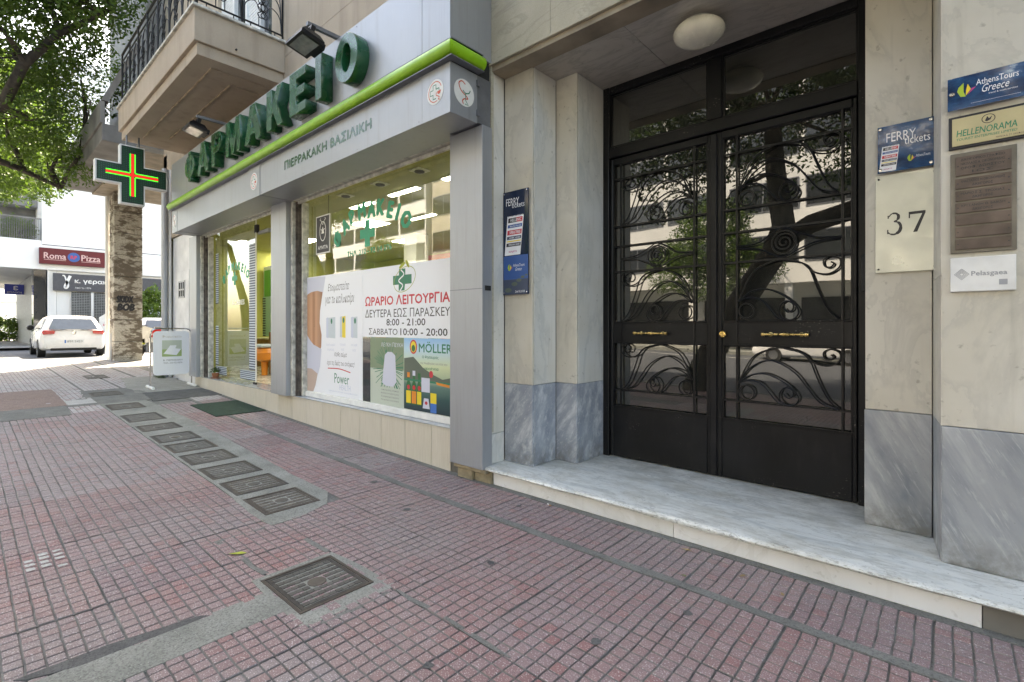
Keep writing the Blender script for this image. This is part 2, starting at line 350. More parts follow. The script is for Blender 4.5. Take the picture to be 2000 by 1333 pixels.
# ------------------------------------------------------------------ mesh helpers
class MB:
    def __init__(s): s.v = []; s.f = []; s.m = []; s.a = []
    def add(s, vs, fs, m=0, a=None):
        o = len(s.v); s.v += [tuple(v) for v in vs]; s.f += [tuple(i + o for i in f) for f in fs]
        s.m += [m] * len(fs); s.a += [a or (0, 0, 0, 1)] * len(fs)
    def box(s, x0, x1, y0, y1, z0, z1, m=0, a=None, M4=None):
        vs = [(x, y, z) for x in (x0, x1) for y in (y0, y1) for z in (z0, z1)]
        if M4 is not None: vs = [M4 @ Vector(v) for v in vs]
        s.add(vs, [(0, 1, 3, 2), (4, 6, 7, 5), (0, 4, 5, 1), (2, 3, 7, 6), (0, 2, 6, 4), (1, 5, 7, 3)], m, a); return s
    def bbox(s, x0, x1, y0, y1, z0, z1, c=.005, m=0):
        """box with its edges cut at 45 degrees"""
        vs = []; idx = {}
        def V(p):
            p = tuple(round(q, 5) for q in p)
            if p not in idx: idx[p] = len(vs); vs.append(p)
            return idx[p]
        X = (x0, x1); Y = (y0, y1); Z = (z0, z1); sg = (1, -1); fs = []
        def pt(i, j, k, ax):
            p = [X[i], Y[j], Z[k]]
            for d, (q) in enumerate((i, j, k)):
                if d != ax: p[d] += c * sg[q]
            return V(p)
        for ax in range(3):
            for e in (0, 1):
                q = []
                for (u, w) in ((0, 0), (1, 0), (1, 1), (0, 1)):
                    ijk = [0, 0, 0]; ijk[ax] = e; o = [d for d in range(3) if d != ax]; ijk[o[0]] = u; ijk[o[1]] = w
                    q.append(pt(*ijk, ax))
                fs.append(tuple(q))
        for ax in range(3):
            o = [d for d in range(3) if d != ax]
            for u in (0, 1):
                for w in (0, 1):
                    q = []
                    for e, a_ in ((0, o[0]), (1, o[0]), (1, o[1]), (0, o[1])):
                        ijk = [0, 0, 0]; ijk[ax] = e; ijk[o[0]] = u; ijk[o[1]] = w; q.append(pt(*ijk, a_))
                    fs.append(tuple(q))
        for i in (0, 1):
            for j in (0, 1):
                for k in (0, 1): fs.append((pt(i, j, k, 0), pt(i, j, k, 1), pt(i, j, k, 2)))
        s.add(vs, fs, m); return s
    def quad(s, p, m=0, a=None): s.add(p, [tuple(range(len(p)))], m, a); return s
    def tube(s, pts, r, n=6, m=0, closed=False, cap=True):
        pts = [Vector(p) for p in pts]; L = len(pts); rs = r if isinstance(r, (list, tuple)) else [r] * L
        vs = []; up = None
        for i, p in enumerate(pts):
            d = (pts[(i + 1) % L] - pts[i - 1]) if closed else (pts[min(i + 1, L - 1)] - pts[max(i - 1, 0)])
            if d.length < 1e-9: d = Vector((0, 0, 1))
            d.normalize()
            if up is None: up = Vector((0, 0, 1)) if abs(d.z) < .9 else Vector((1, 0, 0))
            a = d.cross(up); 
            if a.length < 1e-4: a = d.orthogonal()
            a.normalize(); b = a.cross(d).normalized(); up = b
            for k in range(n):
                t = 2 * math.pi * k / n; vs.append(p + (a * math.cos(t) + b * math.sin(t)) * rs[i])
        fs = []
        for i in range(L if closed else L - 1):
            j = (i + 1) % L
            for k in range(n): fs.append((i * n + k, i * n + (k + 1) % n, j * n + (k + 1) % n, j * n + k))
        if cap and not closed: fs += [tuple(range(n))[::-1], tuple((L - 1) * n + k for k in range(n))]
        s.add(vs, fs, m); return s
    def lathe(s, prof, c, ax='Z', n=20, m=0):
        vs = []; 
        for (r, h) in prof:
            for k in range(n):
                t = 2 * math.pi * k / n; a, b = r * math.cos(t), r * math.sin(t)
                vs.append((c[0] + a, c[1] + b, c[2] + h) if ax == 'Z' else (c[0] + a, c[1] + h, c[2] + b) if ax == 'Y' else (c[0] + h, c[1] + a, c[2] + b))
        fs = [(i * n + k, i * n + (k + 1) % n, (i + 1) * n + (k + 1) % n, (i + 1) * n + k) for i in range(len(prof) - 1) for k in range(n)]
        fs += [tuple(range(n)), tuple((len(prof) - 1) * n + k for k in range(n))]
        s.add(vs, fs, m); return s
    def prism(s, pts, d, m=0):
        """convex or simple polygon pts (3d) pushed along vector d"""
        pts = [Vector(p) for p in pts]; n = len(pts); d = Vector(d)
        s.add(pts + [p + d for p in pts], [tuple(range(n)), tuple(range(2 * n - 1, n - 1, -1))] + [(i, (i + 1) % n, n + (i + 1) % n, n + i) for i in range(n)], m); return s
    def mesh(s, name, mats, smooth=False):
        me = bpy.data.meshes.new(name); me.from_pydata(s.v, [], s.f)
        for m in (mats if isinstance(mats, (list, tuple)) else [mats]): me.materials.append(M[m] if isinstance(m, str) else m)
        me.polygons.foreach_set('material_index', s.m)
        if any(a[0] or a[1] for a in s.a):
            at = me.attributes.new('stud', 'FLOAT_COLOR', 'FACE')
            at.data.foreach_set('color', [c for a in s.a for c in a])
        import bmesh
        bm = bmesh.new(); bm.from_mesh(me); bmesh.ops.recalc_face_normals(bm, faces=bm.faces); bm.to_mesh(me); bm.free()
        if smooth:
            me.polygons.foreach_set('use_smooth', [True] * len(me.polygons))
            try: me.set_sharp_from_angle(angle=R_(38))
            except Exception: pass
        me.update(); return me
    def build(s, name, mats, parent=None, smooth=False, label=None, **kw):
        o = bpy.data.objects.new(name, s.mesh(name, mats, smooth)); col.objects.link(o)
        put(o, parent); 
        if label: o['label'] = label
        for k, v in kw.items(): o[k] = v
        return o
def put(o, parent):
    if parent is not None:
        o.parent = parent; o.matrix_parent_inverse = wm(parent).inverted()
def wm(o):
    if o.parent is None: return Matrix.LocRotScale(o.location, o.rotation_euler, o.scale)
    return wm(o.parent) @ o.matrix_parent_inverse @ Matrix.LocRotScale(o.location, o.rotation_euler, o.scale)
def thing(name, label, cat, loc=(0, 0, 0), group=None):
    o = bpy.data.objects.new(name, None); o.empty_display_size = .1; o.location = loc; col.objects.link(o)
    o['label'] = label; o['category'] = cat
    if group: o['group'] = group
    return o
def tag(o, label, cat, group=None):
    o['label'] = label; o['category'] = cat
    if group: o['group'] = group
    return o
def dup(src, T, label, group=None):
    """copy of a thing with its parts; T moves the copy in the world"""
    def rec(s, par):
        c = s.copy(); col.objects.link(c)
        if par is None: 
            W = T @ wm(s); c.location = W.to_translation(); c.rotation_euler = W.to_euler(); c.scale = W.to_scale()
        else: c.parent = par; c.matrix_parent_inverse = s.matrix_parent_inverse.copy()
        for ch in kids(s): rec(ch, c)
        return c
    r = rec(src, None); r['label'] = label
    if group: r['group'] = group
    return r
def kids(o): return [c for c in allobj() if c.parent == o]
def allobj(): return list(col.objects)

LAT = str.maketrans('ΑΒΕΖΗΙΚΜΝΟΡΤΥΧο', 'ABEZHIKMNOPTYXo')   # Greek capitals drawn like Latin ones share their glyphs
def glyphs(body, res=2, bold=0.0, shear=0, space=1.0):
    body = body.translate(LAT)
    cu = bpy.data.curves.new('t', 'FONT'); cu.body = body; cu.resolution_u = res; cu.offset = bold; cu.shear = shear; cu.space_character = space
    o = bpy.data.objects.new('t', cu); col.objects.link(o); bpy.context.view_layer.update()
    me = bpy.data.meshes.new_from_object(o.evaluated_get(bpy.context.evaluated_depsgraph_get()))
    vs = [v.co.copy() for v in me.vertices]; fs = [tuple(p.vertices) for p in me.polygons]
    bpy.data.objects.remove(o); bpy.data.curves.remove(cu); bpy.data.meshes.remove(me)
    return vs, fs
def text(mb, body, box, plane, face='-Y', m=0, bold=0.0, shear=0, space=1.0, slant=None):
    """flat lettering fitted into box (a0,a1,z0,z1): a runs along X for '-Y' faces and along Y for '+X' faces"""
    vs, fs = glyphs(body, 2, 0, shear, space)
    xs = [v.x for v in vs]; ys = [v.y for v in vs]; x0, x1, y0, y1 = min(xs), max(xs), min(ys), max(ys)
    out = []
    for v in vs:
        a = box[0] + (v.x - x0) / (x1 - x0) * (box[1] - box[0]); z = box[2] + (v.y - y0) / max(1e-6, (y1 - y0)) * (box[3] - box[2])
        out.append((a, plane, z) if face == '-Y' else (plane, a, z))
    mb.add(out, fs, m)
    if bold:
        k = bold * (box[3] - box[2]) * 1.6; e = 0
        for da, dz in ((k, 0), (-k, 0), (0, k), (0, -k)):
            e += .00006; q = e if face == '+X' else -e
            mb.add([(v[0] + da, v[1] + q, v[2] + dz) if face == '-Y' else (v[0] + q, v[1] + da, v[2] + dz) for v in out], fs, m)
    return mb
def rect(mb, a0, a1, z0, z1, plane, face='-Y', m=0):
    if face == '-Y': mb.quad([(a0, plane, z0), (a1, plane, z0), (a1, plane, z1), (a0, plane, z1)], m)
    else: mb.quad([(plane, a0, z0), (plane, a1, z0), (plane, a1, z1), (plane, a0, z1)], m)
def poly(mb, pts, plane, face='-Y', m=0):
    mb.quad([(a, plane, z) if face == '-Y' else (plane, a, z) for a, z in pts], m)
def ell(a, z, ra, rz, n=20, rot=0):
    o = []
    for k in range(n):
        t = 2 * math.pi * k / n; p, q = ra * math.cos(t), rz * math.sin(t)
        o.append((a + p * math.cos(rot) - q * math.sin(rot), z + p * math.sin(rot) + q * math.cos(rot)))
    return o
def ribbon(mb, pts, w, plane, face='-Y', m=0):
    """flat stroke of width w (number or list) along 2d pts"""
    P = [Vector(p) for p in pts]; L = []; Rr = []
    for i, p in enumerate(P):
        d = (P[min(i + 1, len(P) - 1)] - P[max(i - 1, 0)])
        if d.length < 1e-9: d = Vector((1, 0))
        d.normalize(); nn = Vector((-d.y, d.x)); ww = (w[i] if isinstance(w, (list, tuple)) else w) / 2
        L.append(p + nn * ww); Rr.append(p - nn * ww)
    for i in range(len(P) - 1): poly(mb, [L[i], L[i + 1], Rr[i + 1], Rr[i]], plane, face, m)
def spline(pts, n=8):
    """Catmull-Rom through 2d/3d points"""
    P = [Vector(p) for p in pts]; P = [P[0] * 2 - P[1]] + P + [P[-1] * 2 - P[-2]]; out = []
    for i in range(1, len(P) - 2):
        for k in range(n):
            t = k / n; a, b, c, d = P[i - 1], P[i], P[i + 1], P[i + 2]
            out.append(.5 * ((2 * b) + (c - a) * t + (2 * a - 5 * b + 4 * c - d) * t * t + (3 * b - a - 3 * c + d) * t ** 3))
    out.append(P[-2]); return out

# ------------------------------------------------------------------ ground
def gz(x):
    if x > -3.3: return 0.0
    if x > -10.6: d = -3.3 - x; return .022 * d + .00105 * d * d
    if x > -17.6: return .2166 + .0225 * (-10.6 - x)
    return .374
def sheet(name, xs, y0, y1, z, mat, **kw):
    mb = MB()
    for a, b in zip(xs[:-1], xs[1:]):
        mb.quad([(a, y0, z(a)), (b, y0, z(b)), (b, y1, z(b)), (a, y1, z(a))])
    return mb.build(name, mat, **kw)
XS = [-18.4 + .4 * i for i in range(60)]
XS = [x for x in XS if x < 5] + [14, 40]
pav = sheet('pavement', XS, -2.55, 2.96, lambda x: gz(x) - .0085, 'cement2', kind='structure')
sheet('road', [-120, -60, -18.5, -10.6, -3.3, 60], -16.9, -2.75, lambda x: gz(x) - .15, 'road', kind='structure')
sheet('side_street', [-31.5, -18.55], -2.745, 60, lambda x: .232, 'road', kind='structure')
sheet('far_pavement', [-120, -31.4], -2.745, 60, lambda x: .36, 'bgrey', kind='structure')
sheet('opposite_pavement', [-120, -60, -18.5, -10.6, -3.3, 60], -21, -16.6, lambda x: gz(x) - .02, 'cement', kind='structure')
g = MB().quad([(-320, -320, -.6), (320, -320, -.6), (320, 320, -.6), (-320, 320, -.6)]).build('ground', 'bgrey', kind='structure')
mb = MB()
for a, b in zip(XS[:-1], XS[1:]):
    mb.box(a + .004, b - .004, -2.7, -2.56, gz(a) - .3, gz(a) - .002)
sheet('arcade_floor', [-18.4, -12.86], 2.961, 9, lambda x: gz(x) - .004, 'cement2', kind='structure')
kerb = mb.build('kerb', 'cement', kind='structure')
mb = MB()
for a in range(-60, 20, 2): mb.box(a + .01, a + 1.99, -16.75, -16.55, gz(a) - .3, gz(a) - .01)
mb.build('opposite_kerb', 'cement', kind='structure')
mb = MB(); 
for a, b in zip([-60, -18.5, -10.6, -3.3], [-18.5, -10.6, -3.3, 30]):
    mb.quad([(a, -14.6, gz(a) - .144), (b, -14.6, gz(b) - .144), (b, -14.45, gz(b) - .144), (a, -14.45, gz(a) - .144)])
mb.build('road_marking', 'white', kind='structure')

def tile_mesh(nx, ny, seed, mat='paving', p=.06):
    r = random.Random(seed); mb = MB(); W = nx * p; Hh = ny * p; g_ = .0040
    gx = [[i * p + r.uniform(-.0016, .0016) + (.0015 * math.sin(j * .9 + seed)) for j in range(ny + 1)] for i in range(nx + 1)]
    gy = [[j * p + r.uniform(-.0016, .0016) for j in range(ny + 1)] for i in range(nx + 1)]
    mb.quad([(.001, .001, -.006), (W - .001, .001, -.006), (W - .001, Hh - .001, -.006), (.001, Hh - .001, -.006)], 0, (0, 1, 0, 1))
    for i in range(nx):
        for j in range(ny):
            q = [(gx[i][j], gy[i][j]), (gx[i + 1][j], gy[i + 1][j]), (gx[i + 1][j + 1], gy[i + 1][j + 1]), (gx[i][j + 1], gy[i][j + 1])]
            h = r.uniform(-.0012, .0012); c = (r.random(), 0, 0, 1); sg = ((1, 1), (-1, 1), (-1, -1), (1, -1)); v = []
            for ins, z in ((g_ * .55, -.006), (g_, -.0018), (g_ + .0022, 0)):
                for (a, b), (sx, sy) in zip(q, sg): v.append((a + sx * ins, b + sy * ins, z + h))
            mb.add(v, [(8, 9, 10, 11)] + [(4 + k, 4 + (k + 1) % 4, 8 + (k + 1) % 4, 8 + k) for k in range(4)], 0, (max(.01, c[0]), 0, 0, 1))
            mb.add(v[:8], [(k, (k + 1) % 4, 4 + (k + 1) % 4, 4 + k) for k in range(4)], 0, (.01, .75, 0, 1))
    return mb.mesh('paving_tile', mat)
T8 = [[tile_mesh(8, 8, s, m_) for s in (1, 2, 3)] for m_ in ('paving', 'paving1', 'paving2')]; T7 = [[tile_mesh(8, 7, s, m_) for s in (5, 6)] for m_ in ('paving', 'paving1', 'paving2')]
def slope(x): return (gz(x + .1) - gz(x - .1)) / .2
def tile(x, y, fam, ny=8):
    # tiles turn greyer and paler up the street: weathering plus brighter light painted in
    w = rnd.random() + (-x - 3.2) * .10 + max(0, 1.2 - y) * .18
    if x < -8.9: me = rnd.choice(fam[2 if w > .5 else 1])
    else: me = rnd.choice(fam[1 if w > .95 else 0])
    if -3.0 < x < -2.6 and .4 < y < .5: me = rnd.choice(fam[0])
    o = bpy.data.objects.new('paving_tile', me); col.objects.link(o); o.parent = pav
    th = -math.atan(slope(x + .24)); 
    o.location = (x, y, gz(x) + rnd.uniform(-.0015, .0015)); o.rotation_euler = (rnd.uniform(-.003, .003), th + rnd.uniform(-.003, .003), rnd.uniform(-.004, .004))
PX = .484
x0 = -1.997 + PX * 6
cols_x = [x0 - PX * i for i in range(42)]
for x in cols_x:
    if x < -18.2: continue
    if x > -9.3 or x < -10.4: tile(x, 2.46, T7, 7)
    if x > -9.2 or x < -10.4: tile(x, 1.917, T8)
    if x > -3.5:
        for k in range(5): tile(x, 1.433 - .482 * k, T8)
    else:
        for k in range(4 if x < -6 else 3): tile(x, .89 - .482 * k, T8)
        if x < -10.8: tile(x, 1.40, T8)
# the rest of the pavement behind the camera (seen in the glass only): one joined mesh
mb = MB()
for i in range(-30, 10):
    for j in range(1, 5):
        X0 = -1.997 + .484 * i; Y0 = -.49 - .482 * j
        if X0 < -14: continue
        for a in range(8):
            for b in range(8):
                x = X0 + a * .06 + .004; y = Y0 + b * .06 + .004
                z = gz(x); c = (.01 + rnd.random() * .8, 0, 0, 1)
                mb.add([(x, y, z), (x + .052, y, z), (x + .052, y + .052, z), (x, y + .052, z)], [(0, 1, 2, 3)], 0, c)
st = mb.build('paving_stones', 'paving', pav, kind='stuff')

def slab(name, secs, h, mat, parent=pav, jit=.008, thick=.02, **kw):
    """flush patch: secs = (x, y0, y1) sections along x; top at ground + h"""
    mb = MB(); out = []
    for (a, b) in zip(secs[:-1], secs[1:]):
        n = max(1, int(abs(b[0] - a[0]) / .12))
        for k in range(n):
            t = k / n; out.append([a[i] + (b[i] - a[i]) * t for i in range(3)])
    out.append(list(secs[-1]))
    for s_ in out: s_[1] += rnd.uniform(-jit, jit); s_[2] += rnd.uniform(-jit, jit)
    vs = []; fs = []
    for x, ya, yb in out:
        z = gz(x) + h; vs += [(x, ya, z - thick), (x, ya, z), (x, yb, z), (x, yb, z - thick)]
    for i in range(len(out) - 1):
        o = i * 4
        for k in range(3): fs.append((o + k, o + k + 1, o + k + 5, o + k + 4))
    fs += [(0, 1, 2, 3), tuple(4 * (len(out) - 1) + k for k in range(4))]
    mb.add(vs, fs); return mb.build(name, mat, parent, **kw)
slab('cement_strip', [(3.5, 2.40, 2.455), (-1.0, 2.41, 2.455), (-3.2, 2.40, 2.46), (-9.1, 2.40, 2.45)], .0012, 'cement2', jit=.014)
slab('cement_strip', [(3.5, 2.885, 2.95), (-3.2, 2.885, 2.95), (-9.1, 2.89, 2.95)], .0012, 'cement2', jit=.012)
slab('cement_strip', [(-3.33, 1.36, 1.55), (-3.43, 1.34, 1.80), (-3.66, 1.34, 1.93), (-4.2, 1.37, 1.92), (-4.8, 1.37, 1.94), (-6.0, 1.38, 1.97), (-7.4, 1.37, 1.99), (-8.8, 1.37, 1.95), (-9.3, 1.36, 1.93)], .002, 'cement')
slab('cement_strip', [(-9.3, .98, 2.0), (-10.2, 1.30, 2.1), (-10.9, 1.33, 1.95)], .002, 'cement2', jit=.03)
slab('cement_strip', [(-2.51, -.4, 1.01), (-2.40, -.6, 1.02), (-2.28, -.4, 1.03)], .002, 'cement')
slab('cement_strip', [(-2.68, .99, 1.44), (-2.09, .99, 1.47)], .0008, 'cement')
slab('asphalt_strip', [(-2.575, .12, .42), (-2.55, .14, .58), (-2.525, .20, .72), (-2.495, .30, .76)], .0026, 'asphalt', jit=.02)
for s_ in ([(-3.35, 1.02, 1.06), (-2.70, 1.05, 1.085)], [(-3.345, 1.06, 1.33), (-3.31, 1.05, 1.33)], [(-2.06, 1.43, 1.455), (-1.3, 1.43, 1.455)], [(-2.08, 1.05, 1.40), (-2.045, 1.05, 1.40)], [(-3.3, 1.40, 1.43), (-2.70, 1.40, 1.43)]):
    slab('cement_strip', s_, .0008, 'cement2', jit=.011)
slab('asphalt_strip', [(-9.15, 1.98, 2.95), (-9.6, 2.0, 2.95), (-10.1, 2.03, 2.9)], .003, 'asphalt', label='dark asphalt band across the pavement by the shop corner')
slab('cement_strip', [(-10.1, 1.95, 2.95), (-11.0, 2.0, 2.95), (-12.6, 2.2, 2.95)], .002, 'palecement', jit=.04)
slab('grit_slab', [(-9.45, -.6, 1.03), (-10.44, -.6, 1.04)], .004, 'redbrick', jit=.004)
slab('grit_slab', [(-10.45, -.6, 1.04), (-11.45, -.6, 1.04)], .004, 'redbrick', jit=.004)
slab('pebble_slab', [(-8.62, -.6, .98), (-8.98, -.6, 1.0), (-9.44, -.6, 1.0)], .004, 'cement2', jit=.004)
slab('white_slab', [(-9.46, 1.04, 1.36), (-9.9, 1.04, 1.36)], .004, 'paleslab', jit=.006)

mb = MB()
for i, j in ((1, 6), (2, 6), (3, 6), (2, 5), (3, 5), (4, 5), (1, 7), (2, 7), (3, 7), (4, 6), (5, 7)):
    a, b = -3.933 + .06 * i + .007 + rnd.uniform(0, .006), -.074 + .06 * j + .007; c_, d_ = .046 - rnd.uniform(0, .012), .044 - rnd.uniform(0, .01)
    mb.quad([(a, b, gz(a) + .0032), (a + c_, b + .003, gz(a + c_) + .0032), (a + c_ - .004, b + d_, gz(a + c_) + .0032), (a + .003, b + d_ - .004, gz(a) + .0032)])
mb.build('paint_splash', 'paleslab', pav, kind='stuff')
# manhole covers
def cover(x0, x1, y0, y1, rows, label, h=.004):
    xc, yc = (x0 + x1) / 2, (y0 + y1) / 2
    t = thing('manhole_cover', label, 'manhole cover', (xc, yc, gz(xc) + h), 'manhole covers in the pavement')
    th = slope(xc); Z = lambda x: gz(xc) + h + th * (x - xc)
    fr = MB(); w = .016
    def bx(mb, a, b, c, d, z0, z1, at=(.01, 0, 0, 1)):
        mb.add([(a, c, Z(a) + z0), (b, c, Z(b) + z0), (b, d, Z(b) + z0), (a, d, Z(a) + z0), (a, c, Z(a) + z1), (b, c, Z(b) + z1), (b, d, Z(b) + z1), (a, d, Z(a) + z1)],
               [(0, 3, 2, 1), (4, 5, 6, 7), (0, 1, 5, 4), (1, 2, 6, 5), (2, 3, 7, 6), (3, 0, 4, 7)], 0, at)
    bx(fr, x0, x1, y0, y0 + w, -.02, .001); bx(fr, x0, x1, y1 - w, y1, -.02, .001)
    bx(fr, x0, x0 + w, y0 + w, y1 - w, -.02, .001); bx(fr, x1 - w, x1, y0 + w, y1 - w, -.02, .001)
    fr.build('frame', 'cast', t)
    ld = MB(); g_ = .004; a0, a1, b0, b1 = x0 + w + g_, x1 - w - g_, y0 + w + g_, y1 - w - g_
    bx(ld, a0, a1, b0, b1, -.02, -.004)
    m_ = .018
    for c in ((a0, a1, b0, b0 + m_), (a0, a1, b1 - m_, b1), (a0, a0 + m_, b0 + m_, b1 - m_), (a1 - m_, a1, b0 + m_, b1 - m_)): bx(ld, *c, -.004, -.0005)
    n1, n2 = rows
    A0, A1, B0, B1 = a0 + m_, a1 - m_, b0 + m_, b1 - m_
    for i in range(n1):
        for j in range(n2):
            ca = A0 + (i + .5) * (A1 - A0) / n1; cb = B0 + (j + .5) * (B1 - B0) / n2
            if (ca - xc) ** 2 + ((cb - yc) * 1.0) ** 2 < .052 ** 2: continue
            wa = (A1 - A0) / n1 * .30; wb = (B1 - B0) / n2 * .46
            bx(ld, ca - wa, ca + wa, cb - wb, cb + wb, -.004, .0, (.25 + .5 * rnd.random(), 0, 0, 1))
    ld.build('lid', 'cast', t)
    e = MB(); e.lathe([(.046, -.004), (.046, 0), (.042, .0015), (.0, .0015)], (xc, yc, Z(xc)), 'Z', 18)
    e.a = [(.5, 0, 0, 1)] * len(e.a); e.build('emblem', 'cast', t)
    return t
cover(-2.64, -2.20, 1.025, 1.405, (8, 9), 'largest nearest iron manhole cover beside the long cement strip')
desc = ['iron manhole cover with a broken rim, first of the row in the cement strip', 'ribbed iron manhole cover, second of the row in the cement strip', 'iron manhole cover with white paint marks, third of the row', 'ribbed iron manhole cover, fourth of the row from the camera', 'dusty iron manhole cover, fifth of the row from the camera', 'pale dusty iron manhole cover, sixth of the row from the camera', 'narrow dusty iron manhole cover, seventh of the row', 'dusty manhole cover, eighth of the row near the green door mat', 'pale ribbed manhole cover, ninth of the row', 'sunken pale manhole cover, tenth and farthest of the row']
xs_ = [(-3.93, -3.52), (-4.44, -4.05), (-4.98, -4.57), (-5.55, -5.14), (-6.09, -5.69), (-6.64, -6.22), (-7.30, -6.92), (-8.15, -7.60), (-9.15, -8.65), (-10.55, -10.1)]
for (a, b), d_ in zip(xs_, desc): cover(a, b, 1.40, 1.795, (6, 9), d_)
cover(-13.5, -12.8, 1.7, 2.05, (5, 7), 'lone pale manhole cover far off near the concrete column')
mb = MB()
for i in range(10):
    a = -8.4 + i * .11; b = a + .11
    mb.add([(a, 2.27, gz(a) + .002), (b, 2.27, gz(b) + .002), (b, 2.91, gz(b) + .002), (a, 2.91, gz(a) + .002), (a, 2.27, gz(a) + .012), (b, 2.27, gz(b) + .012), (b, 2.91, gz(b) + .012), (a, 2.91, gz(a) + .012)],
           [(0, 3, 2, 1), (4, 5, 6, 7), (0, 1, 5, 4), (2, 3, 7, 6)] + ([(3, 0, 4, 7)] if i == 0 else []) + ([(1, 2, 6, 5)] if i == 9 else []))
tag(mb.build('door_mat', 'matg'), 'dark green door mat lying on the pavement before the pharmacy door', 'door mat')
# litter
t = thing('cigarette_butt', 'cigarette butt on the pavement against the white step riser', 'cigarette butt', (-2.2, 2.86, 0))
MB().tube([(-2.215, 2.868, .006), (-2.195, 2.86, .006)], .004, 8).build('paper_tube', 'white', t); MB().tube([(-2.1945, 2.8598, .006), (-2.17, 2.85, .006)], .0041, 8).build('filter', 'wood', t)
def dleaf(x, y, r, s, label, mat='terracotta'):
    mb = MB(); p = [(-1, 0, .1), (-.4, .35, .02), (.3, .3, .12), (1, 0, .02), (.3, -.35, .08), (-.5, -.3, .15)]
    ca, sa = math.cos(r), math.sin(r); q = [(x + s * (a * ca - b * sa), y + s * (a * sa + b * ca), gz(x) + .004 + s * c) for a, b, c in p]
    mb.add(q, [(0, 1, 5), (1, 2, 4, 5), (2, 3, 4)]); tag(mb.build('dry_leaf', mat), label, 'leaf', 'fallen leaves and scraps')
M['dry'] = plain('dry_leaf_brown', (.33, .24, .10), .8)
M['yleaf'] = plain('yellow_green_leaf', (.38, .42, .05), .6)
dleaf(-1.16, 2.82, .3, .028, 'curled brown leaf on the paving under the step riser joint', 'dry')
dleaf(-.82, 2.72, 1.2, .022, 'small brown leaf on the paving left of the step end', 'dry')
dleaf(-.62, 2.66, 2.2, .018, 'pale scrap of leaf close to the right end of the white riser', 'dry')
dleaf(-3.05, 1.06, .9, .05, 'yellow green sprig on the paving beyond the big manhole cover', 'yleaf')
dleaf(-1.05, 2.52, .2, .016, 'green leaf scrap on the cement seam before the step', 'leaf2')
for i, (x, y) in enumerate(((-1.9, 1.95), (-2.9, 2.12), (-.9, 2.2), (-1.5, 1.2), (-3.6, 2.3), (-1.1, 1.75), (-2.35, 2.7))):
    mb = MB(); n = 7; r = .02 + .012 * rnd.random()
    mb.quad([(x + r * math.cos(6.283 * k / n) * rnd.uniform(.7, 1.2), y + r * math.sin(6.283 * k / n) * rnd.uniform(.6, 1.1), gz(x) + .0034) for k in range(n)])
    mb.build('gum_stain', 'asphalt', pav)

# ------------------------------------------------------------------ the apartment building (number 37)
bld = thing('apartment_building', 'beige rendered apartment building with marble doorway number 37 and a ground floor pharmacy', 'building', (-5, 3, 0))
def part(name, mat, *boxes, parent=None, label=None, c=0, **kw):
    mb = MB()
    for b in boxes: (mb.bbox(*b, c) if c else mb.box(*b))
    return mb.build(name, mat, parent or bld, label=label, **kw)
G_ = .0015
# jamb panels
for (x0_, x1_, y0_, y1_, z0_, z1_, mt) in (
    (-2.915, -2.885, 2.965, 3.125, .152, .40, 'white_marble'), (-2.915, -2.885, 2.965, 3.125, .403, 3.43, 'white_marble'),
    (-2.883, -2.575, 3.13, 3.155, .152, .819, 'blue_marble'), (-2.883, -2.575, 3.13, 3.155, .822, 3.43, 'cream'),
    (-2.60, -2.573, 3.157, 3.448, .152, .819, 'blue_marble'), (-2.60, -2.573, 3.157, 3.448, .822, 3.435, 'white_marble'),
    (-2.571, -2.357, 3.45, 3.475, .152, .819, 'blue_marble'), (-2.571, -2.357, 3.45, 3.475, .822, 3.435, 'cream'),
    (-2.38, -2.355, 3.477, 3.90, .152, .819, 'blue_marble'), (-2.38, -2.355, 3.477, 3.90, .822, 3.435, 'white_marble'),
    (-.390, -.088, 3.53, 3.56, .152, .819, 'blue_marble_r'), (-.386, -.088, 3.534, 3.56, .822, 4.2, 'cream'),
    (-.043, 1.0, 3.20, 3.23, .152, .815, 'blue_marble_r'), (-.043, 1.0, 3.204, 3.23, .818, 4.2, 'cream'), (1.003, 2.6, 3.20, 3.23, .152, 4.2, 'cream')):
    part('marble_panel', mt, (x0_, x1_, y0_, y1_, z0_, z1_), c=.0025)
for z0_, z1_, mt in ((.152, .815, 'blue_marble_r'), (.818, 1.55, 'cream'), (1.553, 4.2, 'cream')):
    mb = MB(); mb.prism([(-.086, 3.56, z0_), (-.047, 3.205, z0_), (-.03, 3.205, z0_), (-.06, 3.60, z0_)], (0, 0, z1_ - z0_)); mb.build('marble_panel', mt, bld)
# step
mb = MB(); nx = 60
for i in range(nx):
    pass
def tread_slab():
    prof0 = [(3.188, .118), (3.188, .15), (2.905, .1495), (2.885, .146), (2.874, .139), (2.871, .131), (2.876, .120), (2.90, .112)]
    vs = []; fs = []; xs = [-2.93 + i * .06 for i in range(76)]; n = len(prof0); r = random.Random(4)
    for i, x in enumerate(xs):
        w = math.sin(x * 3.1) * .003 + math.sin(x * 9.7) * .002; w2 = math.sin(x * 2.3 + 1) * .005 + r.uniform(-.0025, .0025)
        for k, (y, z) in enumerate(prof0):
            vs.append((x, y + (w if k >= 3 else 0) , z + (w2 if k >= 6 else (w * .3 if k >= 3 else 0))))
    for i in range(len(xs) - 1):
        for k in range(n): fs.append((i * n + k, i * n + (k + 1) % n, (i + 1) * n + (k + 1) % n, (i + 1) * n + k))
    fs += [tuple(range(n)), tuple((len(xs) - 1) * n + k for k in range(n))]
    m_ = MB(); m_.add(vs, fs); return m_
tread_slab().build('step_tread', 'tread', bld, smooth=True)
part('step_tread', 'tread', (-2.93, 1.6, 3.191, 3.95, .118, .1492), c=.001)
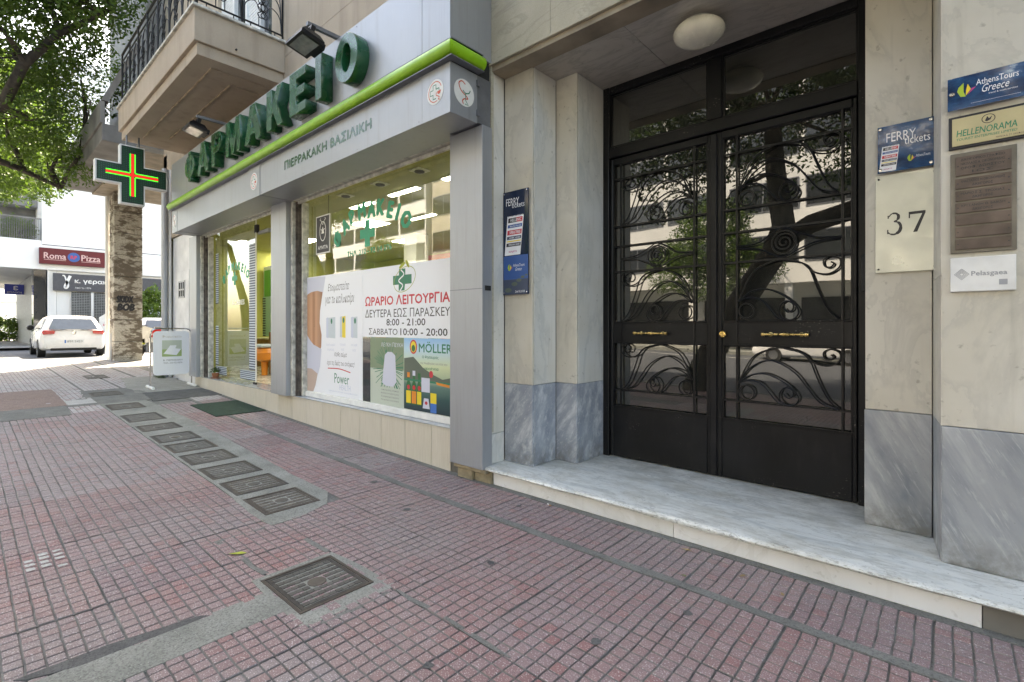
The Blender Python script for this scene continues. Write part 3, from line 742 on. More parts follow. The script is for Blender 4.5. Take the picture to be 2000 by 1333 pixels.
part('step_riser', 'riser', (-2.835, -1.292, 2.94, 2.97, -.03, .113), c=.002)
part('step_riser', 'riser', (-1.288, .09, 2.94, 2.97, -.03, .113), c=.002)
part('step_riser', 'bgrey', (.094, 1.6, 2.945, 2.97, -.03, .113))
part('step_core', 'bgrey', (-2.93, 1.6, 2.985, 3.9, -.03, .112))
part('stone_block', 'beige_stone', (-3.235, -3.05, 2.90, 3.1, -.03, .085), c=.008); part('stone_block', 'beige_stone', (-3.045, -2.839, 2.925, 3.1, -.03, .10), c=.008)
part('stone_block', 'beige_stone', (-3.25, -2.86, 2.87, 3.1, .088, .127), c=.006)
# lintel and soffits
part('lintel_panel', 'lintel', (-2.87, -2.255, 2.95, 2.98, 3.50, 5.0)); part('lintel_panel', 'lintel', (-2.252, .6, 2.95, 2.98, 3.50, 5.0)); part('lintel_panel', 'lintel', (.603, 2.6, 2.95, 2.98, 3.50, 5.0))
part('corner_strip', 'lintel', (-2.965, -2.874, 2.955, 2.985, .42, 5.0))
part('lintel_edge', 'lintel', (-2.96, 2.6, 2.942, 3.0, 3.475, 3.497), c=.003)
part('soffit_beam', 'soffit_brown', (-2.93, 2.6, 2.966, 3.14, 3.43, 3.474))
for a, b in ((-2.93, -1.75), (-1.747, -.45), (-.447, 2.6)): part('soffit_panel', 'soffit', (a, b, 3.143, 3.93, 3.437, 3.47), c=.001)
# masses behind the finishes
part('wall_core', 'bgrey', (-3.25, -2.92, 3.16, 14, -.3, 3.42), (-2.92, -2.62, 3.16, 14, -.3, 3.42), (-2.61, -2.40, 3.49, 14, -.3, 3.42), (-2.39, -2.386, 3.91, 14, -.3, 3.42), (-.38, -.04, 3.62, 14, -.3, 5.0), (-.035, 8, 3.24, 14, -.3, 5.0), (-3.26, -.385, 3.96, 14, 3.475, 5.0))
part('upper_wall', 'stucco', (-12.85, -2.97, 2.97, 3.2, 3.17, 4.995)); 
part('upper_wall', 'stucco', (-12.85, -9.45, 2.97, 3.2, 5.0, 7.6), (-7.25, 8, 2.97, 3.2, 5.0, 7.6), (-12.85, 8, 2.97, 3.2, 7.602, 19))
part('upper_mass', 'stucco', (-12.85, 8, 3.45, 14, 5.0, 19)); part('upper_mass', 'stucco', (-12.6, -3.27, 8.2, 14, -.3, 4.99), (-12.6, -3.27, 3.21, 8.19, 3.21, 4.99)); part('roof_slab', 'bgrey', (-12.85, 8, 2.97, 14, 19.001, 19.2))
part('end_wall', 'bwhite', (-12.85, -12.6, 2.97, 8.2, -.1, 4.99))
# balcony with French window
balc = MB()
balc.bbox(-11.08, -6.82, 1.885, 2.968, 4.7685, 5.165, .006); b_o = balc.build('balcony', 'stucco', bld)
part('balcony_cap', 'offwhite', (-11.12, -6.78, 1.855, 2.968, 5.167, 5.20), parent=b_o, c=.004)
part('balcony_step', 'stucco', (-11.04, -6.86, 1.925, 2.968, 4.62, 4.768), parent=b_o, c=.004)
part('soffit_moulding', 'beigemould', (-10.6, -7.1, 2.145, 2.165, 4.607, 4.619), parent=b_o); part('soffit_moulding', 'beigemould', (-10.3, -7.4, 2.465, 2.485, 4.607, 4.619), parent=b_o)
part('soffit_moulding', 'stucco', (-7.098, -7.085, 2.145, 2.95, 4.609, 4.619), parent=b_o); part('soffit_moulding', 'stucco', (-7.398, -7.385, 2.465, 2.95, 4.609, 4.619), parent=b_o)
MB().tube([(-6.82, 2.35, 4.83), (-6.80, 2.35, 4.83)], .012, 8).build('drain_hole', 'black', b_o)
rl = MB()
def railrun(p0, p1, side):
    p0 = Vector(p0); p1 = Vector(p1); d = p1 - p0; L = d.length; u = d / L
    P = lambda s_, z: p0 + u * s_ + Vector((0, 0, z))
    rl.tube([P(0, .10), P(L, .10)], .012, 6); rl.tube([P(0, .80), P(L, .80)], .011, 6); rl.tube([P(0, .93), P(L, .93)], .018, 6)
    n = max(2, round(L / .62)); w = L / n
    for i in range(n + 1): rl.tube([P(i * w, 0), P(i * w, .93)], .013, 6)
    for i in range(n):
        s0 = i * w
        for q in (.2, .4, .6, .8): rl.tube([P(s0 + q * w, 0.1 if q not in (.2, .8) else 0), P(s0 + q * w, .1 + (.15 if q in (.4, .6) else 0))], .007, 5)
        for sg in (1, -1):
            f_ = lambda a, b: P(s0 + w * (.5 + sg * (a - .5)), b)
            for k in range(3):
                h = .75 - .17 * k
                rl.tube([f_(a, b) for a, b in spline([(0.03, .12), (.08, h * .8), (.28, h), (.5 - .05 * k, h * .85), (.55, h * .62), (.45, h * .52), (.37, h * .62), (.44, h * .72)], 5)], .007, 5)
railrun((-11.02, 1.93, 5.2), (-6.88, 1.93, 5.2), 0); railrun((-6.88, 1.93, 5.2), (-6.88, 2.96, 5.2), 1)
rl.build('railing', 'iron', b_o)
wf = MB()
for a in (-9.43, -8.9, -8.37, -7.84, -7.31): wf.box(a, a + .06, 3.02, 3.12, 5.21, 7.58)
wf.box(-9.43, -7.25, 3.02, 3.12, 7.5, 7.58); wf.build('balcony_window', 'white', bld)
w_o = [o for o in allobj() if o.name.startswith('balcony_window')][0]
for a in (-9.37, -8.31): 
    mb = MB()
    for k in range(44): mb.box(a, a + .47, 3.05, 3.08, 5.25 + k * .05, 5.285 + k * .05)
    mb.build('louvres', 'white', w_o)
for a in (-8.84, -7.78): part('pane', 'winglass', (a, a + .47, 3.08, 3.09, 5.25, 7.5), parent=w_o)
part('pane', 'winglass', (-9.4, -7.28, 3.16, 3.17, 5.21, 7.58), parent=w_o)

part('shade_balcony', 'stucco', (-2.25, 5.0, 1.87, 2.935, 5.02, 5.42), c=.01, label='added shading balcony above the entrance, out of the frame')  # unseen balcony added to darken the upper right; transom reflection hints at one
# entrance door -----------------------------------------------------------------
D0 = 3.905
fr = MB()
fr.bbox(-2.352, -2.295, 3.86, 3.96, .15, 3.435, .004); fr.bbox(-.46, -.392, 3.86, 3.96, .15, 3.435, .004); fr.bbox(-2.294, -.461, 3.865, 3.96, 3.375, 3.435, .004)
fr.bbox(-2.294, -.461, 3.862, 3.96, 2.80, 2.895, .006); fr.bbox(-1.425, -1.318, 3.868, 3.955, 2.896, 3.374, .006)
fr.box(-2.29, -.465, 3.955, 3.99, 2.775, 2.80)
dfr = fr.build('door_frame', 'door', bld)
part('transom_pane', 'doorglass', (-2.30, -1.42, 3.90, 3.905, 2.89, 3.38), parent=dfr); part('transom_pane', 'doorglass', (-1.325, -.455, 3.90, 3.905, 2.89, 3.38), parent=dfr)
bd = MB()
for (a, b) in ((-2.294, -1.426), (-1.317, -.461)):
    for c_ in ((a, b, 3.885, 3.90, 2.896, 2.91), (a, b, 3.885, 3.90, 3.36, 3.374), (a, a + .014, 3.885, 3.90, 2.911, 3.359), (b - .014, b, 3.885, 3.90, 2.911, 3.359)): bd.box(*c_)
bd.build('glazing_bead', 'iron', dfr)
def leaf_(x0, x1, mirror, gx0, gx1, vbars):
    mb = MB(); y0, y1 = 3.875, 3.925
    mb.bbox(x0, gx0, y0, y1, .158, 2.79, .005); mb.bbox(gx1, x1, y0, y1, .158, 2.79, .005)
    mb.bbox(gx0 + .0005, gx1 - .0005, y0 + .002, y1, 2.735, 2.79, .004)
    mb.bbox(gx0 + .0005, gx1 - .0005, y0 + .003, y1, .158, .60, .004)
    mb.box(gx0 + .0005, gx1 - .0005, y0 + .014, y1, 1.165, 1.335)
    for z in (1.155, 1.335): mb.bbox(gx0 + .001, gx1 - .001, y0 + .004, y1, z, z + .012, .003)
    mb.box(x0 + .02, x1 - .02, y0 - .005, y0 + .002, .60, .612)
    lf = mb.build('door_leaf', 'door', bld)
    part('pane', 'doorglass', (gx0 - .01, gx1 + .01, 3.912, 3.916, 1.346, 2.74), parent=lf); part('pane', 'doorglass', (gx0 - .01, gx1 + .01, 3.912, 3.916, .60, 1.156), parent=lf)
    g_ = MB(); yb = 3.885
    for x in vbars: g_.box(x - .006, x + .006, yb - .006, yb + .006, .60, 2.735)
    for z in (2.605, 2.185, 2.01, 1.785, .745): g_.box(gx0, gx1, yb - .0055, yb + .0055, z - .006, z + .006)
    for x in (gx0, gx1 - .01):
        g_.box(x, x + .01, yb, yb + .02, .60, 1.155); g_.box(x, x + .01, yb, yb + .02, 1.347, 2.735)
    g_.build('bars', 'iron', lf)
    A, B = (vbars[1], vbars[0]) if mirror else (vbars[0], vbars[1])
    U = lambda u: A + (B - A) * u
    C1 = [(.02, .33), (.16, .8), (.34, .97), (.48, 1.0), (.64, .93), (.75, .77), (.88, .72), (.975, .81), (.98, .94), (.91, 1.0), (.845, .95), (.85, .85), (.895, .82), (.93, .87), (.905, .91)]
    C2 = [(.48, .995), (.64, .93), (.72, .81), (.79, .5), (.88, .17), (.98, .0)]
    C3 = [(.02, .33), (.13, .6), (.29, .76), (.43, .74), (.59, .57), (.70, .33), (.81, .1), (.96, .0)]
    C4 = [(.02, .33), (.14, .48), (.29, .53), (.43, .45), (.56, .30), (.62, .14), (.58, .02), (.50, .0), (.44, .10), (.45, .24), (.50, .31), (.565, .27), (.565, .17), (.52, .13), (.485, .19)]
    C5 = [(.02, .33), (.12, .39), (.24, .36), (.33, .22), (.41, .05), (.48, .0)]
    EYE = [(0, .5), (.22, .56), (.36, .82), (.48, .98), (.60, .80), (.78, .56), (1, .5)]
    EY2 = [(0, .44), (.22, .36), (.38, .12), (.48, .02), (.60, .2), (.78, .42), (1, .47)]
    def bay(z0, z1, curves, nm):
        q = MB()
        for c_ in curves:
            q.tube([(U(p.x), yb - .009, z0 + (z1 - z0) * p.y) for p in spline(c_, 5)], .0058, 5)
        cx_, cz_ = U(.105), z0 + (z1 - z0) * .16
        q.tube([(cx_ + .052 * math.cos(2 * math.pi * k / 22), yb - .009, cz_ + .055 * math.sin(2 * math.pi * k / 22)) for k in range(22)], .0058, 5, closed=True)
        q.build(nm, 'iron', lf, smooth=True)
    full = [C1, C2, C3, C4, C5]; thin = [C1, C2, C5, C4]
    bay(2.19, 2.60, full, 'scrollwork'); bay(1.35, 1.775, full if mirror else thin, 'scrollwork'); bay(.75, 1.15, full, 'scrollwork')
    q = MB()
    for c_ in (EYE, EY2): q.tube([(U(p.x), yb - .009, 1.79 + .215 * p.y) for p in spline(c_, 6)], .0058, 5)
    ex, ez = U(.48), 1.79 + .215 * .5
    q.tube([(ex + .078 * math.cos(k * .3), yb - .009, ez + .082 * math.sin(k * .3)) for k in range(21)], .0055, 5, closed=True)
    q.tube([(ex + (.068 - .0016 * k) * math.cos(k * .38), yb - .009, ez + (.068 - .0016 * k) * math.sin(k * .38)) for k in range(36)], .005, 5)
    q.build('scrollwork', 'iron', lf, smooth=True)
    return lf
LL = leaf_(-2.288, -1.375, True, -2.262, -1.428, (-2.185, -1.535))
RL = leaf_(-1.371, -.466, False, -1.318, -.492, (-1.212, -.548))
part('meeting_strip', 'door', (-1.40, -1.352, 3.855, 3.874, .165, 2.78), parent=LL, c=.004)
def handle(xa, xb, par):
    mb = MB(); z = 1.247; L = xb - xa
    prof = [(.004, 0), (.014, .004), (.016, .02), (.009, .035), (.013, .05), (.008, .06), (.009, .36 * L), (.014, .38 * L), (.009, .40 * L), (.015, .47 * L), (.015, .53 * L), (.009, .60 * L), (.014, .62 * L), (.009, .64 * L), (.008, L - .06), (.013, L - .05), (.009, L - .035), (.016, L - .02), (.014, L - .004), (.004, L)]
    mb.lathe([(r, h) for r, h in prof], (xa, 3.845, z), 'X', 12)
    for x in (xa + .055, xb - .055): mb.lathe([(.007, 0), (.007, .03), (.016, .036), (.016, .042)], (x, 3.846, z), 'Y', 10)
    mb.build('handle', 'brass', par, smooth=True)
handle(-2.045, -1.74, LL); handle(-1.035, -.73, RL)
mb = MB(); mb.lathe([(.026, .018), (.026, .004), (.022, 0), (.012, -.001), (.012, -.004), (.0, -.004)], (-1.309, 3.856, 1.245), 'Y', 20); mb.build('lock_cylinder', 'brass', RL, smooth=True)
# hall behind the door glass, dim
part('hall_wall', 'bgrey', (-2.6, -2.39, 3.96, 9, .0, 3.6), (-.38, -.2, 3.96, 9, 0, 3.6), (-2.6, -.2, 9.0, 9.2, 0, 3.6), (-2.6, -.2, 3.96, 9, -.1, .15), (-2.6, -.2, 3.96, 9, 3.44, 3.6))

# dome lamp
t = thing('dome_lamp', 'round opal glass ceiling lamp on the marble soffit above the black door', 'ceiling lamp', (-1.33, 3.45, 3.437))
MB().lathe([(.10, 0), (.105, -.012), (.10, -.02)], (-1.33, 3.45, 3.436), 'Z', 28).build('base_ring', 'offwhite', t, smooth=True)
MB().lathe([(.09, -.018), (.14, -.03), (.165, -.052), (.172, -.075), (.162, -.105), (.13, -.13), (.08, -.147), (.03, -.153), (.0, -.154)], (-1.33, 3.45, 3.436), 'Z', 36).build('glass_shade', 'opal', t, smooth=True)

# ------------------------------------------------------------------ shopfront
tx = [-3.37, -3.636, -4.05, -4.465, -4.88, -5.295, -5.71, -6.125, -6.54, -6.955, -7.37, -7.785, -8.2, -8.615, -9.03, -9.445, -9.86, -10.275, -10.56]
for a, b in zip(tx[1:], tx[:-1]): 
    part('base_tile', 'basetile', (a + .003, b - .003, 2.94, 2.955, gz((a + b) / 2) - .04, .384), c=.001)
part('base_core', 'grout', (-10.56, -3.25, 2.952, 3.3, -.2, .382))
for a, b in zip(tx[1:], tx[:-1]): part('sill_tile', 'silltile', (a + .001, b - .001, 2.932, 3.24, .385, .396), c=.001)
part('base_tile', 'basetile', (-10.575, -10.562, 2.94, 3.02, .15, .384))
part('shop_pillar', 'alu', (-3.262, -2.864, 2.84, 2.954, .13, 2.952), c=.002, label='wide grey aluminium pillar at the right end of the pharmacy front')
part('shop_pillar', 'alu', (-6.965, -6.50, 2.84, 2.96, .397, 2.95), c=.002); part('shop_pillar', 'alu', (-10.56, -10.16, 2.84, 2.96, .397, 2.95), c=.002)
part('pillar_seam', 'alu_dark', (-3.2625, -2.8635, 2.8392, 2.84, 1.612, 1.618)); part('pillar_latch', 'black', (-2.8638, -2.858, 2.87, 2.935, 1.60, 1.64))
part('pillar_cover', 'alu_dark', (-3.25, -2.97, 2.96, 3.15, .13, 3.1))
# shutter guides and boxes
for a in (-6.498, -10.157): 
    part('guide_post', 'offwhite', (a, a + .055, 2.90, 3.02, .397, 2.94), c=.003); part('guide_channel', 'rail', (a + .058, a + .085, 2.94, 3.05, .397, 2.94)); part('guide_channel', 'rail', (a + .10, a + .118, 2.95, 3.05, .397, 2.94))
    part('frame_post', 'offwhite', (a + .12, a + .165, 2.99, 3.07, .397, 2.93), c=.003)
for a, b in ((-6.44, -3.265), (-10.1, -6.97)):
    part('shutter_beam', 'offwhite', (a, b, 2.90, 3.0, 2.945, 3.04), c=.006); part('shutter_slat', 'offwhite', (a + .05, b, 2.945, 2.97, 2.905, 2.942), c=.004)
part('window_sill_frame', 'white', (-6.33, -3.263, 3.02, 3.075, .397, .46), c=.004)
wp = part('window_pane', 'shopglass', (-6.33, -3.263, 3.048, 3.052, .46, 2.93))
gp = part('glass_panel', 'shopglass', (-9.985, -8.165, 3.098, 3.104, .40, 2.98))
part('panel_edge', 'white', (-8.163, -8.152, 3.092, 3.11, .40, 2.98), parent=gp); part('floor_clamp', 'black', (-8.25, -8.15, 3.088, 3.115, .397, .43), parent=gp); part('door_closer', 'alu_dark', (-8.15, -7.75, 3.12, 3.17, 2.75, 2.80), parent=gp); part('closer_bracket', 'black', (-8.2, -8.1, 3.09, 3.13, 2.78, 2.9), parent=gp)
# striped film on the panel
mb = MB(); yb = 3.0965
def stripes(x0, x1, z0, z1, n):
    for k in range(n):
        z = z0 + (z1 - z0) * k / n; rect(mb, x0, x1, z, z + (z1 - z0) / n * .55, yb, m=k % 2)
        rect(mb, x0, x1, z + (z1 - z0) / n * .55, z + (z1 - z0) / n, yb, m=2)
stripes(-8.42, -8.18, .62, 2.62, 50); stripes(-9.97, -9.83, 1.72, 2.62, 24); stripes(-9.97, -9.83, .62, 1.32, 18); stripes(-9.97, -9.42, .45, .60, 5); stripes(-8.80, -8.18, .45, .60, 5)
M['navy'] = flat('film_navy', (.05, .07, .12)); M['pale'] = flat('film_pale', (.55, .62, .66)); M['aqua'] = flat('film_aqua', (.35, .6, .6))
mb.build('striped_film', ['navy', 'navy', 'pale'], gp, kind='stuff')
mb = MB(); text(mb, 'KORRES', (-9.15, -8.62, 1.67, 1.75), yb, bold=.01); mb.build('lettering', 'paper', gp)
ARC = ((-0.69, 0.014, 40), (-0.51, 0.156, 30), (-0.35, 0.243, 20), (-0.125, 0.285, 9), (0.09, 0.275, 0), (0.283, 0.27, -8), (0.478, 0.209, -16), (0.626, 0.162, -24), (0.778, 0.054, -34))
def arc_text(mb, body, xc, zc, s_, h, wd, y, m=0):
    for ch, (dx, dz, ang) in zip(body, ARC):
        a = R_(ang); vs, fs = glyphs(ch, 2, 0); xs = [v.x for v in vs]; ys = [v.y for v in vs]; cx_ = (min(xs) + max(xs)) / 2; cy_ = (min(ys) + max(ys)) / 2; q = h / .73
        for k, (ox_, oz_) in enumerate(((0, 0), (.09, 0), (-.09, 0), (0, .06), (0, -.06), (.06, .05), (-.06, -.05))):
            out = []
            for v in vs:
                lx, lz = (v.x - cx_) * q * wd + ox_ * h, (v.y - cy_) * q + oz_ * h
                out.append((xc + dx * s_ + lx * math.cos(a) - lz * math.sin(a), y - .00006 * k, zc + dz * s_ + lx * math.sin(a) + lz * math.cos(a)))
            mb.add(out, fs, m)
def decal(par, xc, zc, s_, y, left=False):
    mb = MB(); arc_text(mb, 'ΦΑΡΜΑΚΕΙΟ', xc, zc, s_, .19 * s_, .85, y)
    cz = zc - .0 * s_; w = .055 * s_; l = .16 * s_
    poly(mb, [(xc - w, cz + l), (xc + w, cz + l), (xc + w, cz + w), (xc + l, cz + w), (xc + l, cz - w), (xc + w, cz - w), (xc + w, cz - l), (xc - w, cz - l), (xc - w, cz - w), (xc - l, cz - w), (xc - l, cz + w), (xc - w, cz + w)], y)
    if not left: text(mb, 'ΤΗΛ. 210 - 92 14 376', (xc - .46 * s_, xc + .50 * s_, zc - .245 * s_, zc - .175 * s_), y, bold=.01)
    return mb.build('window_lettering', 'mint', par)
decal(wp, -4.90, 2.35, .93, 3.0465); decal(gp, -9.05, 2.12, .72, yb, True)

# window prints -------------------------------------------------------------------
Y0 = 3.044
hrs = thing('opening_hours_poster', 'white window print with red heading and opening hours, above two smaller posters', 'poster', (-4.25, Y0, 1.2))
mb = MB(); mb.box(-4.985, -3.263, Y0 - .001, Y0 + .002, 1.19, 1.945); mb.build('sheet', 'paper', hrs)
mb = MB(); yy = Y0 - .0016
text(mb, 'ΩΡΑΡΙΟ ΛΕΙΤΟΥΡΓΙΑΣ', (-4.93, -3.40, 1.535, 1.635), yy, m=0, bold=.02)
text(mb, 'ΔΕΥΤΕΡΑ ΕΩΣ ΠΑΡΑΣΚΕΥΗ', (-4.935, -3.41, 1.405, 1.495), yy, m=1)
text(mb, '8:00 - 21:00', (-4.52, -3.86, 1.315, 1.385), yy, m=1, bold=.012)
text(mb, 'ΣΑΒΒΑΤΟ', (-4.86, -4.32, 1.215, 1.285), yy, m=1); text(mb, '10:00 - 20:00', (-4.27, -3.53, 1.215, 1.285), yy, m=1, bold=.012)
# keep what the pillar side hides out of the air: trim at the pane edge
for i, v in enumerate(mb.v):
    if v[0] > -3.264: mb.v[i] = (-3.264, v[1], v[2])
cx_, cz_ = -4.24, 1.79
poly(mb, [(cx_ - .055, cz_ + .11), (cx_ + .055, cz_ + .11), (cx_ + .055, cz_ + .045), (cx_ + .16, cz_ + .045), (cx_ + .16, cz_ - .05), (cx_ + .05, cz_ - .05), (cx_ + .04, cz_ - .115), (cx_ - .06, cz_ - .115), (cx_ - .06, cz_ - .05), (cx_ - .16, cz_ - .05), (cx_ - .16, cz_ + .045), (cx_ - .055, cz_ + .045)], yy, m=2)
ribbon(mb, [(p[0], p[1]) for p in ell(cx_ + .04, cz_, .19, .12, 28, .35)] + [ell(cx_ + .04, cz_, .19, .12, 28, .35)[0]], .007, yy - .0004, m=3)
ribbon(mb, spline([(cx_ - .02, cz_ + .10), (cx_ + .03, cz_ + .05), (cx_ - .06, cz_ - .01), (cx_ + .01, cz_ - .06), (cx_ - .04, cz_ - .12)], 5), .014, yy - .0006, m=4)
poly(mb, ell(cx_ + .0, cz_ + .145, .06, .02, 12, .5), yy - .0004, m=3); poly(mb, ell(cx_ + .09, cz_ + .155, .05, .018, 12, 2.2), yy - .0008, m=3)
mb.build('print', ['inkred', 'ink', 'inkgreen', 'yleaf', 'paper'], hrs)
# summer poster
sm = thing('summer_poster', 'tall white poster with a bare midriff in white underwear and slanted grey lettering', 'poster', (-5.65, Y0, .5))
mb = MB(); mb.box(-6.33, -4.99, Y0 - .001, Y0 + .002, .465, 1.945); mb.build('sheet', 'paper', sm)
M['skin'] = None
def skin_m():
    m, t, b = nt('print_skin'); p = geo(t)
    s_ = t.nodes.new('ShaderNodeSeparateXYZ'); t.links.new(p, s_.inputs[0])
    mr = t.nodes.new('ShaderNodeMapRange'); mr.inputs[1].default_value = -6.33; mr.inputs[2].default_value = -5.93; t.links.new(s_.outputs[0], mr.inputs[0])
    c = ramp(t, mr.outputs[0], [(0, (.50, .25, .13)), (.3, (.62, .36, .22)), (.46, (.40, .18, .09)), (.6, (.60, .34, .20)), (1, (.33, .14, .07))])
    t.links.new(c, b.inputs['Base Color']); b.inputs['Roughness'].default_value = .35; return m
M['skin'] = skin_m(); M['cloth'] = flat('print_cloth', (.60, .62, .72), .35); M['pgrey'] = flat('print_shade', (.55, .60, .72), .35); M['yellow'] = flat('print_yellow', (.80, .62, .04), .4); M['pgreen'] = flat('print_leafgreen', (.08, .34, .06), .4)
M['legshade'] = flat('print_leg', (.52, .40, .34), .35)
mb = MB(); y1 = Y0 - .0014
poly(mb, [(-6.325, 1.55), (-6.325, 1.17), (-5.99, .98), (-5.95, 1.05), (-5.94, 1.2), (-5.99, 1.35), (-5.98, 1.5), (-5.90, 1.78), (-6.325, 1.74)], y1, m=0)
poly(mb, [(-6.325, 1.94), (-6.325, 1.72), (-6.2, 1.755), (-6.05, 1.76), (-5.90, 1.735), (-5.84, 1.93)], y1 - .0003, m=1)
poly(mb, [(-6.325, 1.19), (-6.18, 1.08), (-5.94, 1.02), (-5.98, .8), (-6.03, .70), (-6.2, .76), (-6.325, .76)], y1 - .0006, m=1)
poly(mb, [(-6.325, .76), (-6.2, .765), (-6.04, .71), (-6.10, .55), (-6.16, .468), (-6.325, .468)], y1 - .0002, m=4)
ribbon(mb, spline([(-6.13, 1.66), (-6.14, 1.5), (-6.13, 1.38), (-6.12, 1.30)], 4), [.004] * 12 + [.012], y1 - .0005, m=2)
text(mb, 'Ετοιμαστείτε', (-5.78, -5.28, 1.72, 1.84), y1, m=3, shear=.35); text(mb, 'για το καλοκαίρι', (-5.84, -5.17, 1.56, 1.70), y1, m=3, shear=.35)
for (a, b, c1, c2, mm) in ((-5.82, -5.60, 1.16, 1.42, 5), (-5.49, -5.36, 1.17, 1.43, 6), (-5.24, -5.10, 1.17, 1.42, 5)):
    poly(mb, [(a, c1 + .01), (b, c1), (b, c2), (a, c2 - .01)], y1, m=mm); poly(mb, ell((a + b) / 2 + .02, c2 - .05, .022, .035, 8), y1 - .0004, m=7)
    poly(mb, [(a, c1 + .01), (a + .05, c1), (a + .05, c2), (a, c2 - .01)], y1 - .0003, m=8 if mm == 5 else 5)
    text(mb, 'αγωγή ομορφιάς', (a, b, c1 - .10, c1 - .06), y1, m=8); text(mb, 'υγεία', (a + .03, b - .03, c1 - .16, c1 - .12), y1, m=8)
text(mb, 'Κάθε σώμα', (-5.62, -5.33, .93, 1.0), y1, m=3, shear=.3); text(mb, 'έχει τις δικές του ανάγκες!', (-5.80, -5.16, .82, .895), y1, m=3, shear=.3)
ribbon(mb, spline([(-5.78, .79), (-5.5, .795), (-5.25, .765)], 5), .012, y1, m=9)
text(mb, 'Power', (-5.62, -5.28, .62, .74), y1, m=7); text(mb, 'HEALTH', (-5.50, -5.25, .545, .61), y1, m=8); text(mb, 'συμπληρώματα διατροφής για ισορροπημένη ζωή', (-5.76, -5.10, .505, .53), y1, m=8)
mb.build('print', ['skin', 'cloth', 'wood', 'inkgrey', 'legshade', 'pale', 'yellow', 'inkgreen', 'pgrey', 'inkred'], sm)
# pine poster
pp = thing('pine_poster', 'pale green poster of a white jar among pine needles at the foot of the window', 'poster', (-4.6, Y0, .5))
M['ppbg'] = flat('print_sage', (.20, .27, .17), .35); M['ppbg2'] = flat('print_sage_pale', (.50, .56, .48), .35)
mb = MB(); mb.box(-4.83, -4.212, Y0 - .001, Y0 + .002, .465, 1.187); mb.build('sheet', 'ppbg2', pp)
mb = MB(); rect(mb, -4.83, -4.212, .85, 1.187, y1, m=0)
r2 = random.Random(3)
for k in range(60):
    a = r2.uniform(0, 6.28); cx0, cz0 = -4.47, .86; l0, l1 = .13, r2.uniform(.2, .34)
    p = [(cx0 + l * math.cos(a) * .9, cz0 + l * math.sin(a) - .1 * l * l) for l in (l0, (l0 + l1) / 2, l1)]
    p = [(min(-4.22, max(-4.82, x)), min(1.17, max(.48, z))) for x, z in p]; ribbon(mb, p, .007, y1 - .0004, m=1)
poly(mb, [(-4.60, .70), (-4.55, 1.0), (-4.50, 1.035), (-4.42, 1.035), (-4.36, 1.0), (-4.34, .72), (-4.40, .67), (-4.53, .67)], y1 - .0008, m=2)
text(mb, 'ΛΕΥΚΗ ΠΕΥΚΗ', (-4.62, -4.225, 1.09, 1.135), y1 - .0004, m=2)
rect(mb, -4.66, -4.25, .50, .655, y1 - .0006, m=3)
for k, s_ in enumerate(('Αναπλαστική Ελιξίριο & Περιποίηση', 'Βαθιά ενυδάτωση', 'Συσφικτική δράση', 'Με φυσικά συστατικά')): text(mb, s_, (-4.62, -4.30, .615 - k * .035, .635 - k * .035), y1 - .001, m=4)
mb.build('print', ['ppbg', 'inkgreen', 'cloth', 'ppbg2', 'inkgrey'], pp)
part('window_film', 'winglass', (-4.985, -4.834, Y0 - .0008, Y0 + .002, .465, 1.187))
# moller poster
mp = thing('fish_oil_poster', 'fjord poster with green bottles and large green name at the foot of the window', 'poster', (-3.8, Y0, .5))
def fjord():
    m, t, b = nt('print_fjord'); p = geo(t); s_ = t.nodes.new('ShaderNodeSeparateXYZ'); t.links.new(p, s_.inputs[0])
    mr = t.nodes.new('ShaderNodeMapRange'); mr.inputs[1].default_value = .46; mr.inputs[2].default_value = 1.19; t.links.new(s_.outputs[2], mr.inputs[0])
    c = ramp(t, mr.outputs[0], [(0, (.012, .03, .04)), (.2, (.03, .09, .09)), (.36, (.10, .20, .17)), (.42, (.30, .40, .28)), (.62, (.60, .68, .42)), (.85, (.48, .66, .78)), (1, (.25, .50, .78))])
    t.links.new(c, b.inputs['Base Color']); b.inputs['Roughness'].default_value = .3; return m
M['fjord'] = fjord(); M['mount'] = flat('print_mountain', (.10, .13, .10), .35); M['bottle'] = flat('print_bottle', (.015, .14, .04), .35); M['orange'] = flat('print_orange', (.75, .25, .03), .35); M['sky_b'] = flat('print_blue', (.04, .16, .5), .35)
mb = MB(); mb.box(-4.208, -3.263, Y0 - .001, Y0 + .002, .465, 1.187); mb.build('sheet', 'fjord', mp)
mb = MB()
poly(mb, [(-4.205, .98), (-4.05, 1.0), (-3.9, .90), (-3.75, .84), (-3.6, .80), (-3.4, .84), (-3.27, .92), (-3.27, .775), (-4.205, .775)], y1, m=0)
rect(mb, -4.205, -3.27, .755, .775, y1 - .0003, m=1)
for (a, w, z1_, mc, ml) in ((-4.13, .085, .80, 6, 5), (-4.04, .08, .82, 3, 6), (-3.955, .075, .80, 2, 5)):
    poly(mb, [(a - w / 2, .52), (a + w / 2, .52), (a + w / 2, .70), (a + .018, .76), (a + .018, z1_), (a - .018, z1_), (a - .018, .76), (a - w / 2, .70)], y1 - .0005 - a * .0001, m=2)
    rect(mb, a - .022, a + .022, z1_ - .01, z1_ + .04, y1 - .0012, m=mc); rect(mb, a - w / 2 + .004, a + w / 2 - .004, .53, .655, y1 - .0012, m=ml); poly(mb, ell(a, .69, .025, .025, 10), y1 - .0014, m=4)
